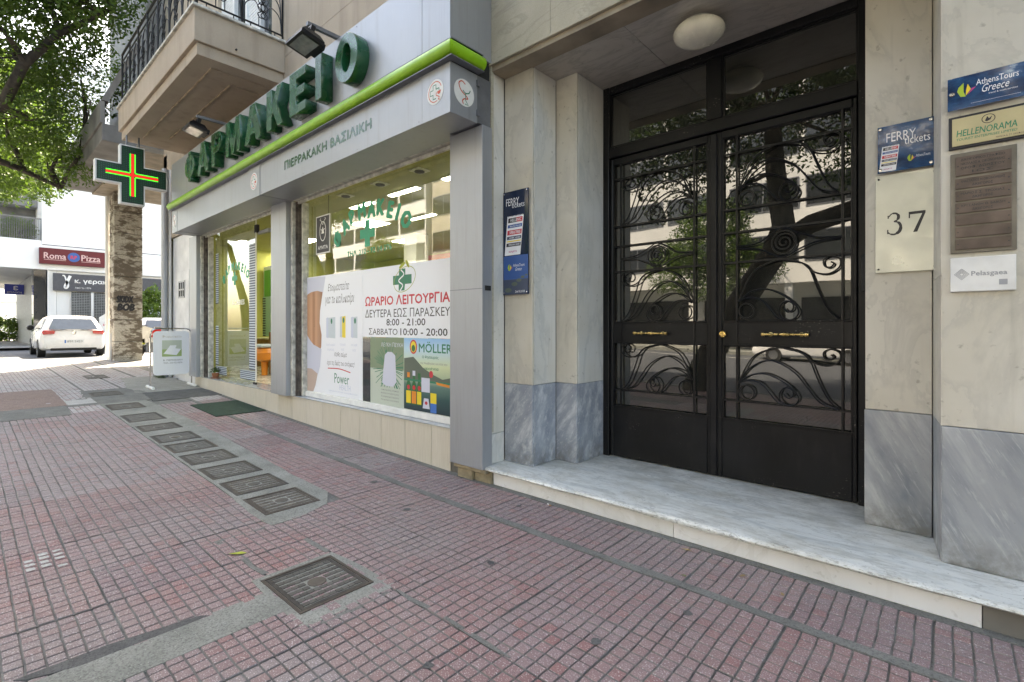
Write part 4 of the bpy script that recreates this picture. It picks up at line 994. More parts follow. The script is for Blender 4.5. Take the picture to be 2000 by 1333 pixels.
rect(mb, -3.92, -3.79, .66, .80, y1 - .0007, m=3); poly(mb, [(-3.90, .50), (-3.79, .50), (-3.81, .60), (-3.88, .60)], y1 - .0009, m=3); poly(mb, ell(-3.845, .555, .022, .018, 10), y1 - .0011, m=4); rect(mb, -3.78, -3.69, .47, .56, y1 - .0009, m=8); rect(mb, -3.78, -3.69, .56, .66, y1 - .0009, m=7)
poly(mb, ell(-4.05, 1.10, .06, .072, 18), y1 - .0004, m=4); poly(mb, ell(-4.05, 1.10, .045, .056, 18), y1 - .0007, m=7); poly(mb, ell(-4.05, 1.085, .03, .035, 12), y1 - .001, m=2)
text(mb, 'MÖLLER’S', (-3.96, -3.38, 1.05, 1.155), y1 - .0004, m=1, bold=.01)
text(mb, 'Ο θησαυρός', (-3.91, -3.66, .985, 1.02), y1 - .0004, m=1, bold=.01); text(mb, 'της Νορβηγίας για όλη την', (-3.94, -3.53, .93, .955), y1 - .0004, m=9); text(mb, 'οικογένεια', (-3.88, -3.66, .875, .91), y1 - .0004, m=1, bold=.01)
poly(mb, ell(-3.77, .84, .03, .035, 12), y1 - .0006, m=4); poly(mb, [(-3.68, .745), (-3.5, .73), (-3.5, .755), (-3.7, .77)], y1 - .0006, m=6)
for i, v in enumerate(mb.v):
    if v[0] > -3.264: mb.v[i] = (-3.264, v[1], v[2])
mb.build('print', ['mount', 'inkgreen', 'bottle', 'cloth', 'inkred', 'yellow', 'orange', 'yellow', 'sky_b', 'inkgrey'], mp)
# apivita sign hanging inside the pane
ap = thing('bee_sign', 'small black hanging sign with white emblem and lettering inside the shop window', 'sign', (-5.9, 3.04, 2.2))
mb = MB(); mb.box(-6.07, -5.72, 3.036, 3.043, 2.22, 2.70); mb.build('board', 'white', ap)
mb = MB(); rect(mb, -6.055, -5.735, 2.235, 2.685, 3.0355, m=0)
ribbon(mb, [p for p in ell(-5.895, 2.50, .075, .12, 24)] + [ell(-5.895, 2.50, .075, .12, 24)[0]], .012, 3.035, m=1)
poly(mb, [(-5.93, 2.47), (-5.86, 2.47), (-5.88, 2.53), (-5.895, 2.56), (-5.91, 2.53)], 3.035, m=1)
for s_ in (-1, 1): ribbon(mb, spline([(-5.895, 2.58), (-5.895 + s_ * .04, 2.63), (-5.895 + s_ * .07, 2.65), (-5.895 + s_ * .05, 2.665)], 4), .008, 3.035, m=1); ribbon(mb, [(-5.895, 2.50), (-5.895 + s_ * .05, 2.53)], .01, 3.0347, m=1)
text(mb, 'APIVITA', (-6.02, -5.77, 2.275, 2.32), 3.035, m=1, bold=.01); mb.build('print', ['ink', 'white'], ap)
MB().tube([(-5.77, 3.045, 2.70), (-5.77, 3.045, 2.93)], .003, 4).build('cord', 'ink', ap)

# shop interior -------------------------------------------------------------------
shop = part('shop_room', 'olive', (-12.58, -3.28, 8.0, 8.15, .3, 3.2), (-12.58, -12.5, 3.25, 8.0, .3, 3.2), (-3.36, -3.28, 3.1, 8.0, .3, 3.2), (-12.49, -10.2, 3.13, 3.24, .3, 3.2))
part('shop_ceiling', 'ceil', (-12.58, -3.28, 3.0, 8.1, 3.152, 3.17)); part('shop_floor', 'floorin', (-12.58, -3.28, 3.245, 8.0, .30, .396))
CL = ['square lit ceiling panel behind the green arc lettering', 'long lit ceiling strip above the end of the green arc lettering', 'lit ceiling strip right of the hanging black sign', 'lower lit ceiling strip over the red wall sign', 'lit ceiling strip cut by the right aluminium pillar', 'lit ceiling strip above the striped glass panel', 'square lit ceiling panel behind the striped glass', 'lit ceiling panel over the framed cabinet', 'lit ceiling panel far back over the second shelf unit', 'lit ceiling panel far back behind the right of the shop window']
for n_, (a, b, c_, d_) in enumerate(((-8.05, -7.47, 4.68, 5.1), (-5.9, -5.28, 4.0, 4.08), (-6.97, -6.39, 4.03, 4.11), (-6.96, -6.32, 5.13, 5.21), (-4.75, -4.1, 4.0, 4.08), (-11.9, -11.3, 4.0, 4.1), (-10.6, -10.0, 4.7, 5.1), (-12.3, -11.8, 5.2, 5.6), (-9.0, -8.4, 6.2, 6.6), (-6.0, -5.4, 6.2, 6.6))):
    l_ = thing('light_panel', CL[n_], 'ceiling light', ((a + b) / 2, (c_ + d_) / 2, 3.15), 'lit panels in the pharmacy ceiling')
    MB().box(a - .02, b + .02, c_ - .02, d_ + .02, 3.14, 3.151).build('rim', 'white', l_); MB().box(a, b, c_, d_, 3.132, 3.1395).build('diffuser', 'lamp', l_)
for k, (a, b) in enumerate(((-6.37, 3.62), (-5.52, 3.62), (-4.70, 3.62))):
    l_ = thing('downlight', ('recessed square spotlight in the shop ceiling above the hanging black sign', 'recessed square spotlight in the shop ceiling above the green arc lettering', 'recessed square spotlight in the shop ceiling nearest the right pillar')[k], 'spotlight', (a, b, 3.15), 'recessed spotlights')
    MB().box(a - .09, a + .09, b - .09, b + .09, 3.138, 3.151).build('rim', 'offwhite', l_); MB().lathe([(.06, 0), (.06, -.012), (.03, -.02)], (a, b, 3.138), 'Z', 14).build('bulb_holder', 'black', l_)
# wall divider, red sign, cabinet etc.
part('room_column', 'bwhite', (-8.3, -7.9, 6.0, 6.3, .397, 3.15))
rs = thing('red_wall_sign', 'red panel with violet lettering on the back wall inside the pharmacy', 'sign', (-8, 7.9, 2.5))
MB().box(-9.9, -6.6, 7.9, 7.95, 2.2, 3.1).build('board', 'inkred', rs); mb = MB(); M['violet'] = flat('print_violet', (.25, .08, .5)); M['signblue'] = flat('sign_blue', (.05, .07, .40)); text(mb, 'ΟΜΟΡΦΙΑ', (-8.6, -7.2, 2.75, 2.95), 7.895); text(mb, 'ΔΙΑΙΤΑ', (-8.6, -7.4, 2.4, 2.6), 7.895); mb.build('lettering', 'violet', rs)
def shelf(x0, x1, y0, y1, label):
    s_ = thing('shelf_unit', label, 'shelves', ((x0 + x1) / 2, y0, .4)); mb = MB()
    for z in [.42 + .38 * k for k in range(6)]: mb.box(x0, x1, y0, y1, z, z + .02)
    mb.box(x0 - .02, x0, y0, y1, .4, 2.4); mb.box(x1, x1 + .02, y0, y1, .4, 2.4); mb.build('shelves', 'white', s_)
    q = MB(); r = random.Random(int(x0 * 10))
    for k in range(5):
        x = x0 + .05
        while x < x1 - .15:
            w = r.uniform(.05, .12); q.box(x, x + w, y0 + .03, y0 + .2, .44 + .38 * k, .44 + .38 * k + r.uniform(.12, .3), r.randint(0, 5)); x += w + .02
    q.build('medicine_boxes', ['white', 'aqua', 'orange', 'pgreen', 'sky_b', 'inkred'], s_, kind='stuff')
shelf(-12.6, -10.2, 7.6, 7.95, 'white shelves full of small boxes at the back of the pharmacy'); shelf(-9.9, -8.4, 7.6, 7.95, 'second white shelf unit right of the first in the pharmacy')
cb = thing('shop_counter', 'orange brown wooden counter seen through the open pharmacy door', 'counter', (-10.5, 5, .4))
MB().bbox(-12.2, -9.6, 4.6, 5.2, .397, 1.02, .01).build('body', 'wood', cb); MB().bbox(-12.25, -9.55, 4.55, 5.25, 1.022, 1.05, .004).build('top', 'floorin', cb)
cs = thing('product_stand', 'tall product stand with dark bottles beside the pharmacy doorway', 'display stand', (-9.6, 4, .4))
q = MB(); q.box(-9.9, -9.3, 4.0, 4.3, .397, 1.2); q.build('base', 'wood', cs); q = MB()
for k in range(14): q.lathe([(.03, 0), (.03, .16), (.012, .2), (.012, .26)], (-9.85 + (k % 7) * .09, 4.08 + (k // 7) * .12, 1.2), 'Z', 8, m=k % 2)
q.build('bottles', ['rail', 'wood'], cs)
wp2 = thing('blue_poster', 'pale blue cosmetics poster with striped edge inside the pharmacy door', 'poster', (-11.6, 4.3, 1.2))
MB().box(-11.2, -10.3, 4.40, 4.42, 1.1, 1.95).build('sheet', 'aqua', wp2); mb = MB()
for k in range(16): rect(mb, -11.2, -11.05, 1.1 + k * .053, 1.13 + k * .053, 4.396)
mb.build('striped_edge', 'navy', wp2)
fc = thing('framed_cabinet', 'grey green framed cabinet hanging on the yellow pharmacy wall', 'cabinet', (-12.6, 5, 2))
MB().bbox(-12.45, -11.6, 4.9, 5.05, 1.8, 2.75, .02).build('frame', 'pale', fc); MB().box(-12.37, -11.68, 4.89, 4.899, 1.9, 2.65).build('panel', 'pgreen', fc)
sca = thing('orange_scale', 'rounded orange and grey baby scale standing behind the striped glass', 'scale', (-9.5, 3.9, .4))
MB().lathe([(.05, 0), (.06, .25), (.22, .3), (.25, .42), (.2, .5), (.1, .52)], (-9.6, 3.8, .4), 'Z', 16).build('shell', 'orange', sca, smooth=True); MB().bbox(-9.8, -9.4, 3.65, 3.95, .921, .98, .02).build('tray', 'pale', sca)
# plant
pl = thing('potted_plant', 'small bushy plant in a terracotta saucer on the shop sill', 'potted plant', (-9.75, 3.0, .396))
MB().lathe([(.075, 0), (.085, .012), (.03, .014), (.045, .02), (.06, .09), (.05, .09)], (-9.7, 3.01, .397), 'Z', 14).build('pot', 'terracotta', pl, smooth=True)
q = MB(); r = random.Random(8)
for k in range(260):
    a = r.uniform(0, 6.28); b = r.uniform(.1, 1.5); L = r.uniform(.03, .10); c0 = Vector((-9.7 + math.cos(a) * math.cos(b) * L, 3.01 + math.sin(a) * math.cos(b) * L, .50 + math.sin(b) * L * .9)); u = Vector((r.uniform(-1, 1), r.uniform(-1, 1), r.uniform(-1, 1))).normalized() * .012; w = u.orthogonal().normalized() * .006
    q.quad([c0 - u, c0 + w, c0 + u, c0 - w])
q.build('foliage', 'leafd', pl)

# left service wall, pipe
part('service_wall', 'lightpanel', (-12.25, -10.58, 3.0, 3.12, -.1, 3.2), label='pale grey service cabinet wall left of the shop')
ud = part('service_door', 'lightpanel', (-11.95, -11.1, 2.975, 2.998, .35, 2.42), c=.003)
part('vent', 'black', (-11.72, -11.36, 2.970, 2.9745, 1.90, 2.20), parent=ud); q = MB()
for a in (-11.74, -11.60, -11.48, -11.36): q.box(a, a + .03, 2.962, 2.9695, 1.88, 2.22)
for z in (1.88, 2.03, 2.19): q.box(-11.74, -11.33, 2.958, 2.9615, z, z + .03)
q.build('vent_grille', 'alu', ud); part('padlock', 'chrome', (-11.2, -11.15, 2.955, 2.974, 1.0, 1.1), parent=ud)
part('corner_pilaster', 'bwhite', (-12.85, -12.26, 2.93, 2.969, -.1, 4.6))
dp = MB(); dp.tube([(-12.3, 2.86, gz(-12.3)), (-12.3, 2.86, 4.6)], .06, 12); tag(dp.build('downpipe', 'alu', smooth=True), 'grey downpipe running up the left corner of the building', 'pipe')

# ------------------------------------------------------------------ pharmacy sign
sg = thing('pharmacy_sign', 'long grey pharmacy fascia with big green letters and a lime green tube', 'shop sign', (-6.6, 2.5, 2.95))
for a, b in ((-10.3, -8.1), (-8.097, -5.31), (-5.307, -3.215), (-3.212, -2.87)):
    part('upper_panel', 'alu', (a, b, 2.50, 2.96, 3.49, 4.16), parent=sg, c=.002)
part('shadow_gap', 'black', (-10.28, -2.89, 2.53, 2.95, 3.347, 3.489), parent=sg)
part('name_panel', 'alu', (-10.3, -10.005, 2.505, 2.93, 2.95, 3.345), parent=sg, c=.002); part('name_panel', 'alu', (-10.0, -6.815, 2.51, 2.93, 2.955, 3.345), parent=sg, c=.002)
part('name_panel', 'alu', (-6.812, -6.462, 2.498, 2.93, 2.945, 3.345), parent=sg, c=.002); part('name_panel', 'alu', (-6.458, -3.218, 2.505, 2.93, 2.95, 3.345), parent=sg, c=.002)
cbx = part('corner_box', 'alu', (-3.212, -2.87, 2.50, 2.79, 2.945, 3.335), parent=sg, c=.002)
for z in (3.02, 3.26): part('hinge', 'alu_dark', (-2.869, -2.85, 2.775, 2.80, z - .02, z + .03), parent=cbx)
part('box_rear', 'alu_dark', (-3.212, -2.88, 2.792, 2.95, 2.96, 3.34), parent=sg)
mb = MB()
segs = [-10.3, -9.2, -6.2, -4.9]
for a, b in zip(segs[:-1], segs[1:]):
    mb.tube([(a + .002, 2.475, 3.412), (b - .002, 2.475, 3.412)], .056, 16)
def ringx(x, m=0): return [(x - m * math.cos(2 * math.pi * k / 16) * .056, 2.475 + .056 * math.cos(2 * math.pi * k / 16), 3.412 + .056 * math.sin(2 * math.pi * k / 16)) for k in range(16)]
def ringy(y, m=0): return [(-2.838 - .056 * math.cos(2 * math.pi * k / 16), y, 3.412 + .056 * math.sin(2 * math.pi * k / 16)) for k in range(16)]
A_ = ringx(-4.898); B_ = [(-2.838 - .056 * math.cos(2 * math.pi * k / 16), 2.475 + .056 * math.cos(2 * math.pi * k / 16), 3.412 + .056 * math.sin(2 * math.pi * k / 16)) for k in range(16)]; C_ = ringy(2.81)
mb.add(A_ + B_ + C_, [(r_ * 16 + k, r_ * 16 + (k + 1) % 16, (r_ + 1) * 16 + (k + 1) % 16, (r_ + 1) * 16 + k) for r_ in (0, 1) for k in range(16)] + [tuple(range(16)), tuple(range(32, 48))])
mb.build('lime_tube', 'lime', sg, smooth=True)
mb = MB(); mb.box(-10.3, -2.86, 2.45, 2.52, 3.3375, 3.3445); mb.box(-2.869, -2.80, 2.45, 2.80, 3.34, 3.347); mb.box(-10.3, -2.86, 2.46, 2.499, 3.474, 3.482); mb.box(-2.869, -2.81, 2.46, 2.80, 3.474, 3.482)
mb.build('tube_tray', 'alu_dark', sg)
# green letters, each one a part; outlines on a unit cell w x 1, stroke s
def curve_letter(loops, name, x0, x1, z0, z1, depth, y, mat, par):
    cu = bpy.data.curves.new('c', 'CURVE'); cu.dimensions = '2D'; cu.fill_mode = 'BOTH'; cu.extrude = depth / 2 - .005; cu.bevel_depth = .005; cu.bevel_resolution = 1; cu.offset = -.005
    for lp in loops:
        sp = cu.splines.new('POLY'); sp.points.add(len(lp) - 1); sp.use_cyclic_u = True
        for i, (a, b) in enumerate(lp): sp.points[i].co = (x0 + a * (x1 - x0), z0 + b * (z1 - z0), 0, 1)
    o = bpy.data.objects.new('c', cu); col.objects.link(o); bpy.context.view_layer.update()
    me = bpy.data.meshes.new_from_object(o.evaluated_get(bpy.context.evaluated_depsgraph_get())); bpy.data.objects.remove(o); bpy.data.curves.remove(cu)
    for v in me.vertices: v.co = Vector((v.co.x, y - depth / 2 - v.co.z, v.co.y))
    me.materials.clear(); me.materials.append(M[mat])
    import bmesh
    bm = bmesh.new(); bm.from_mesh(me); bmesh.ops.recalc_face_normals(bm, faces=bm.faces); bm.to_mesh(me); bm.free()
    o = bpy.data.objects.new(name, me); col.objects.link(o); put(o, par); return o
LET = {
 'I': [[(0, 0), (1, 0), (1, 1), (0, 1)]],
 'E': [[(0, 0), (1, 0), (1, .2), (.42, .2), (.42, .40), (.92, .40), (.92, .60), (.42, .60), (.42, .80), (1, .80), (1, 1), (0, 1)]],
 'A': [[(0, 0), (.30, 0), (.37, .20), (.63, .20), (.70, 0), (1, 0), (.66, 1), (.34, 1)], [(.43, .38), (.50, .68), (.57, .38)]],
 'M': [[(0, 0), (.22, 0), (.22, .60), (.42, 0), (.58, 0), (.78, .60), (.78, 0), (1, 0), (1, 1), (.72, 1), (.50, .40), (.28, 1), (0, 1)]],
 'K': [[(0, 0), (.32, 0), (.32, .28), (.42, .40), (.68, 0), (1, 0), (.62, .56), (.98, 1), (.66, 1), (.32, .56), (.32, 1), (0, 1)]],
 'P': [[(0, 0), (.34, 0), (.34, .36)] + [(.58 + .42 * math.sin(t), .68 - .32 * math.cos(t)) for t in [k * math.pi / 10 for k in range(11)]] + [(0, 1)], [(.34, .56)] + [(.52 + .16 * math.sin(t), .68 - .12 * math.cos(t)) for t in [k * math.pi / 8 for k in range(9)]] + [(.34, .80)]],
 'O': [[(.5 + .5 * math.cos(t), .5 + .5 * math.sin(t)) for t in [k * math.pi / 16 for k in range(32)]], [(.5 + .20 * math.cos(t), .5 + .29 * math.sin(t)) for t in [k * math.pi / 12 for k in range(24)]]],
 'F': [[(.5 + .5 * math.cos(t), .5 + .36 * math.sin(t)) for t in [k * math.pi / 16 for k in range(4, 13)] if False] + [(.37, 0), (.63, 0), (.63, .12)] + [(.60 + .40 * math.sin(t), .5 - .38 * math.cos(t)) for t in [k * math.pi / 10 for k in range(11)]] + [(.63, .88), (.63, 1), (.37, 1), (.37, .88)] + [(.40 - .40 * math.sin(t), .5 + .38 * math.cos(t)) for t in [k * math.pi / 10 for k in range(11)]] + [(.37, .12)],
        [(.63, .30)] + [(.63 + .13 * math.sin(t), .5 - .20 * math.cos(t)) for t in [k * math.pi / 8 for k in range(1, 8)]] + [(.63, .70)], [(.37, .70)] + [(.37 - .13 * math.sin(t), .5 + .20 * math.cos(t)) for t in [k * math.pi / 8 for k in range(1, 8)]] + [(.37, .30)]]}
for ch, a, b in (('F', -9.06, -8.60), ('A', -8.46, -7.96), ('P', -7.84, -7.43), ('M', -7.27, -6.77), ('A', -6.61, -6.11), ('K', -5.95, -5.52), ('E', -5.35, -4.98), ('I', -4.77, -4.645), ('O', -4.38, -3.98)):
    curve_letter(LET[ch], 'letter', a, b, 3.56, 4.01, .125, 2.50, 'greensign', sg)
mb = MB(); text(mb, 'ΠΙΕΡΡΑΚΑΚΗ ΒΑΣΙΛΙΚΗ', (-5.76, -3.96, 3.115, 3.208), 2.5035, bold=.045, space=1.05); mb.build('lettering', 'greensign', sg)
mb = MB()
for x in (-10.22, -9.1, -8.15, -8.05, -6.7, -5.36, -5.26, -4.2, -3.27):
    for z in (3.515, 4.135): mb.lathe([(.006, 0), (.005, -.003), (0, -.0035)], (x, 2.4995, z), 'Y', 8)
for x in (-6.42, -5.3, -4.2, -3.26):
    for z in (2.975, 3.32): mb.lathe([(.005, 0), (.004, -.003), (0, -.0035)], (x, 2.5045, z), 'Y', 8)
mb.build('rivets', 'alu_dark', sg, kind='stuff')
# round emblems
def roundel(c, r, face, plane, kind, par):
    sgn = -1 if face == '-Y' else 1
    mb = MB(); e = lambda k: plane + sgn * k
    poly(mb, ell(c[0], c[1], r, r, 32), e(.003), face, 0); ring = ell(c[0], c[1], r, r, 32)
    for i in range(32):
        p, q = ring[i], ring[(i + 1) % 32]
        mb.quad([(p[0], e(.003), p[1]), (q[0], e(.003), q[1]), (q[0], plane, q[1]), (p[0], plane, p[1])] if face == '-Y' else [(e(.003), p[0], p[1]), (e(.003), q[0], q[1]), (plane, q[0], q[1]), (plane, p[0], p[1])], 0)
    X = lambda a, b: (c[0] + a * r, c[1] + b * r)
    if kind == 'cross':
        rr = [X(.8 * math.cos(t), .8 * math.sin(t)) for t in [math.radians(k) for k in range(20, 300, 10)]]; ribbon(mb, rr, .07 * r, e(.0036), face, 1)
        cr = [X(a, b) for a, b in [(.12, .18), (.12, .55), (-.24, .55), (-.24, .18), (-.6, .18), (-.6, -.2), (-.24, -.2), (-.24, -.56), (.12, -.56)]]; ribbon(mb, cr, .09 * r, e(.0040), face, 2)
        ribbon(mb, [X(.12, .18), X(.5, .18), X(.5, 0)], .09 * r, e(.0042), face, 2)
        poly(mb, [X(.25, -.05), X(.75, -.02), X(.66, -.25), X(.5, -.32), (X(.34, -.25))], e(.0044), face, 1)
        ribbon(mb, spline([X(.2, -.1), X(.15, -.3), X(.4, -.45), X(.55, -.55), X(.4, -.68), X(.6, -.75)], 4), .07 * r, e(.0046), face, 1)
    else:
        ribbon(mb, spline([X(.1, .66), X(-.25, .8), X(-.55, .55), X(-.35, .1), X(.1, -.15), X(.35, -.35), X(.0, -.45), X(-.2, -.65), X(-.1, -.85)], 6), .09 * r, e(.0036), face, 1)
        ribbon(mb, spline([X(-.15, .15), X(.1, .0), X(.45, .1), X(.6, .35)], 5), .08 * r, e(.0040), face, 2); ribbon(mb, [X(.12, 0), X(.12, -.55), X(.4, -.85), X(.05, -.82)], .07 * r, e(.0044), face, 2)
    mb.build('emblem', ['white', 'orange2', 'inkgreen'], par)
M['orange2'] = flat('print_vermilion', (.60, .09, .035), .5)
roundel((-3.045, 3.15), .098, '-Y', 2.50, 'cross', cbx); roundel((2.645, 3.14), .105, '+X', -2.87, 'snake', cbx); roundel((-6.637, 3.15), .11, '-Y', 2.498, 'cross', sg); roundel((-10.15, 3.15), .11, '-Y', 2.505, 'snake', sg)

# floodlights
def flood(x, y, z, label):
    t = thing('floodlight', label, 'floodlight', (x, 2.5, 4.16), 'floodlights over the pharmacy sign')
    MB().box(x - .02, x + .02, y + .02, 2.6, 4.165, 4.20).build('arm', 'alu_dark', t); 
    Mx = Matrix.Translation((x, y, z)) @ Matrix.Rotation(R_(-14), 4, 'X')
    q = MB(); v = MB()
    hd = [(-.17, -.11), (.17, -.11), (.17, .11), (-.17, .11)]; tp = [(-.13, -.07), (.13, -.07), (.13, .07), (-.13, .07)]
    vs = [Mx @ Vector((a, b, h)) for pts, h in ((hd, -.02), (hd, .015), (tp, .075)) for a, b in pts]
    q.add(vs, [(4 * l + k, 4 * l + (k + 1) % 4, 4 * l + 4 + (k + 1) % 4, 4 * l + 4 + k) for l in (0, 1) for k in range(4)] + [(8, 9, 10, 11), (0, 1, 2, 3)])
    q.box(-.10, .10, .10, .15, -.01, .05, M4=Mx); q.box(-.02, .02, -.02, .02, .07, .16, M4=Mx); q.build('housing', 'iron', t)
    v.box(-.135, .135, -.085, .075, -.026, -.021, M4=Mx); v.build('lens', 'lens', t); k = MB()
    for s_ in (-1, 1): k.box(s_ * .1 - .01, s_ * .1 + .01, -.02, .02, .02, .13, M4=Mx)
    k.box(-.11, .11, -.02, .02, .13, .145, M4=Mx); k.build('bracket', 'iron', t)
M['lens'] = plain('floodlight_lens', (.22, .25, .23), .1, spec=1, wear=.2, scale=12)
flood(-4.58, 2.18, 3.985, 'black floodlight over the letters I and O of the sign'); flood(-7.72, 2.14, 3.985, 'black floodlight over the left letters under the balcony')

# green cross
gc = thing('pharmacy_cross', 'green pharmacy cross with lit red and green LEDs hanging under the balcony', 'sign', (-10.6, 2.0, 4.6))
XC = -10.6; yc, zc = 2.0, 3.925
def crossprism(mb, a, w, x0_, x1_, m=0):
    p = [(-w, a), (w, a), (w, w), (a, w), (a, -w), (w, -w), (w, -a), (-w, -a), (-w, -w), (-a, -w), (-a, w), (-w, w)]
    mb.prism([(x0_, yc + u, zc + v) for u, v in p], (x1_ - x0_, 0, 0), m)
mb = MB(); crossprism(mb, .505, .175, XC - .16, XC); mb.build('housing', 'white', gc); mb = MB(); crossprism(mb, .485, .155, XC + .0005, XC + .003); mb.build('face', 'greenbg', gc)
gL = MB(); rL = MB(); dL = MB()
def led(mb, u, v, s_=.007): mb.box(XC + .003, XC + .008, yc + u - s_, yc + u + s_, zc + v - s_, zc + v + s_)
n = 24
for k in range(-n, n + 1):
    q = k / n * .36
    for s_ in (-.034, .034): led(gL, q, s_) if abs(q) > .03 else None; led(gL, s_, q) if abs(q) > .03 else None
    for s_ in (-.010, .010): led(rL, q, s_); led(rL, s_, q) if abs(q) > .02 else None
gL.build('green_leds', 'ledg', gc, kind='stuff'); rL.build('red_leds', 'ledr', gc, kind='stuff')
for k in range(-15, 16):
    for j in range(-15, 16):
        u, v = k * .03, j * .03
        if (abs(u) < .145 or abs(v) < .145) and abs(u) < .47 and abs(v) < .47 and not ((abs(u) < .045 and abs(v) < .38) or (abs(v) < .045 and abs(u) < .38)): 
            dL.quad([(XC + .0036, yc + u - .004, zc + v - .004), (XC + .0036, yc + u + .004, zc + v - .004), (XC + .0036, yc + u + .004, zc + v + .004), (XC + .0036, yc + u - .004, zc + v + .004)])
dL.build('unlit_leds', 'inkgreen', gc, kind='stuff')
mb = MB(); [mb.tube([(XC - .08, y_, 4.43), (XC - .08, y_, 4.62)], .015, 8) for y_ in (1.93, 2.1)]; mb.build('hanger', 'alu_dark', gc)

# ------------------------------------------------------------------ plaques
def nails(mb, a0, a1, z0, z1, y, r=.008):
    for a in (a0, a1):
        for z in (z0, z1): mb.lathe([(r, 0), (r, -.004), (r * .6, -.007), (0, -.0075)], (a, y, z), 'Y', 10)
n37 = thing('number_plate', 'brushed steel plate with the house number 37 right of the black door', 'house number', (-.2, 3.53, 1.6))
MB().bbox(-.337, -.062, 3.522, 3.533, 1.61, 2.165, .001).build('plate', 'plate37', n37)
mb = MB(); yy = 3.5214
r3 = lambda pts, w: ribbon(mb, spline(pts, 6), w, yy)
# 3 and 7 drawn with thick and thin strokes
r3([(-.275, 1.925), (-.262, 1.94), (-.243, 1.94), (-.232, 1.925), (-.236, 1.905), (-.252, 1.895)], [.006] * 8 + [.010] * 8 + [.014] * 8 + [.008] * 7)
ribbon(mb, spline([(-.252, 1.896), (-.232, 1.888), (-.222, 1.866), (-.228, 1.838), (-.25, 1.823), (-.27, 1.828), (-.281, 1.84)], 6), [.008] * 6 + [.013] * 8 + [.016] * 8 + [.010] * 7 + [.006] * 8, yy - .0002)
rect(mb, -.283, -.277, 1.828, 1.852, yy - .0004); rect(mb, -.281, -.275, 1.915, 1.932, yy - .0004)
rect(mb, -.187, -.115, 1.925, 1.940, yy); rect(mb, -.187, -.181, 1.905, 1.9248, yy); poly(mb, [(-.129, 1.925), (-.116, 1.925), (-.150, 1.826), (-.168, 1.826)], yy - .0002)
mb.build('digits', 'ink', n37); mb = MB(); nails(mb, -.322, -.078, 1.63, 2.145, 3.522, .005); mb.build('screw', 'iron', n37)
def bluem(name, a, b_):
    m, t, b = nt(name); p = geo(t)
    c = ramp(t, noise(t, mapping(t, p, (1, 1, 2)), 9, 6, .7), [(.35, a), (.62, b_), (.72, (.35, .45, .55))])
    t.links.new(c, b.inputs['Base Color']); b.inputs['Roughness'].default_value = .08; b.inputs['Coat Weight'].default_value = .5; return m
M['bluep'] = bluem('print_sea', (.004, .02, .07), (.02, .09, .22)); M['navyp'] = flat('print_navy', (.008, .018, .05), .08); M['seab'] = flat('print_seablue', (.03, .14, .34), .1); M['prow'] = flat('print_brandblue', (.03, .10, .32)); M['magenta'] = flat('print_magenta', (.5, .04, .25)); M['limep'] = flat('print_lime', (.4, .55, .04))
def ticket(mb, a, z, s, y):
    """torn ticket with five ferry-line rows; mats: 0 paper 1 ink 2 red 3 blue 4 yellow"""
    sk = .10 * s; P = lambda u, v: (a + u * s + (v) * sk, z + v * s)
    poly(mb, [P(0, 0), P(.72, 0), P(.74, 1.32), P(-.0, 1.32)], y, m=0)
    for k in range(12): poly(mb, [P(.0 + k * .062, 1.32), P(.035 + k * .062, 1.32), P(.035 + k * .062, 1.35), P(.0 + k * .062, 1.35)], y, m=0)
    rows = (('HELLENIC', 1.12, 1.28, 1), ('Blue Star Ferries', .94, 1.05, 3), ('SUPERFAST FERRIES', .70, .86, 2), ('ANEK LINES', .54, .65, 5), ('MINOAN LINES', .30, .42, 1))
    for w, v0, v1, mm in rows:
        poly(mb, [P(.05, v0), P(.70, v0), P(.70, v1), P(.05, v1)], y - .0004, m=mm)
        text(mb, w, (P(.16, v0)[0], P(.66, v0)[0], P(0, v0 + .03)[1], P(0, v1 - .03)[1]), y - .0008, m=0, bold=.01)
    poly(mb, [P(.45, 1.12), P(.70, 1.12), P(.70, 1.28), P(.40, 1.28)], y - .0006, m=2); poly(mb, [P(.05, .46), P(.70, .46), P(.70, .50), P(.05, .50)], y - .0004, m=4)
    text(mb, 'SEAJETS', (P(.18, .1)[0], P(.55, .1)[0], P(0, .08)[1], P(0, .15)[1]), y - .0004, m=6, bold=.01)
FM = ['paper', 'ink', 'inkred', 'prow', 'yellow', 'navy', 'magenta', 'limep', 'bwhite', 'mount']
def swirl(mb, a, z, s, y):
    poly(mb, [(a - .5 * s, z), (a - .3 * s, z - .45 * s), (a, z - .5 * s), (a - .12 * s, z - .1 * s), (a - .12 * s, z + .6 * s), (a - .42 * s, z + .3 * s)], y, m=7); poly(mb, [(a, z - .45 * s), (a + .3 * s, z), (a + .12 * s, z + .45 * s), (a + .02 * s, z)], y - .0003, m=4); poly(mb, [(a + .1 * s, z - .4 * s), (a + .6 * s, z + .1 * s), (a + .35 * s, z + .05 * s)], y - .0005, m=6)
fl = thing('ferry_tickets_sign', 'tall narrow blue acrylic ferry tickets sign on the left marble jamb', 'sign', (-2.75, 3.12, 1.57))
MB().box(-2.878, -2.60, 3.108, 3.116, 1.572, 2.445).build('acrylic_sheet', 'navyp', fl)
mb = MB(); y2 = 3.1075
rect(mb, -2.876, -2.602, 1.575, 1.90, y2, m=3); rect(mb, -2.876, -2.602, 1.575, 1.70, y2 - .0003, m=5)
text(mb, 'FERRY', (-2.845, -2.70, 2.325, 2.385), y2 - .0004, m=0); text(mb, 'tickets', (-2.78, -2.64, 2.30, 2.345), y2 - .0008, m=0)
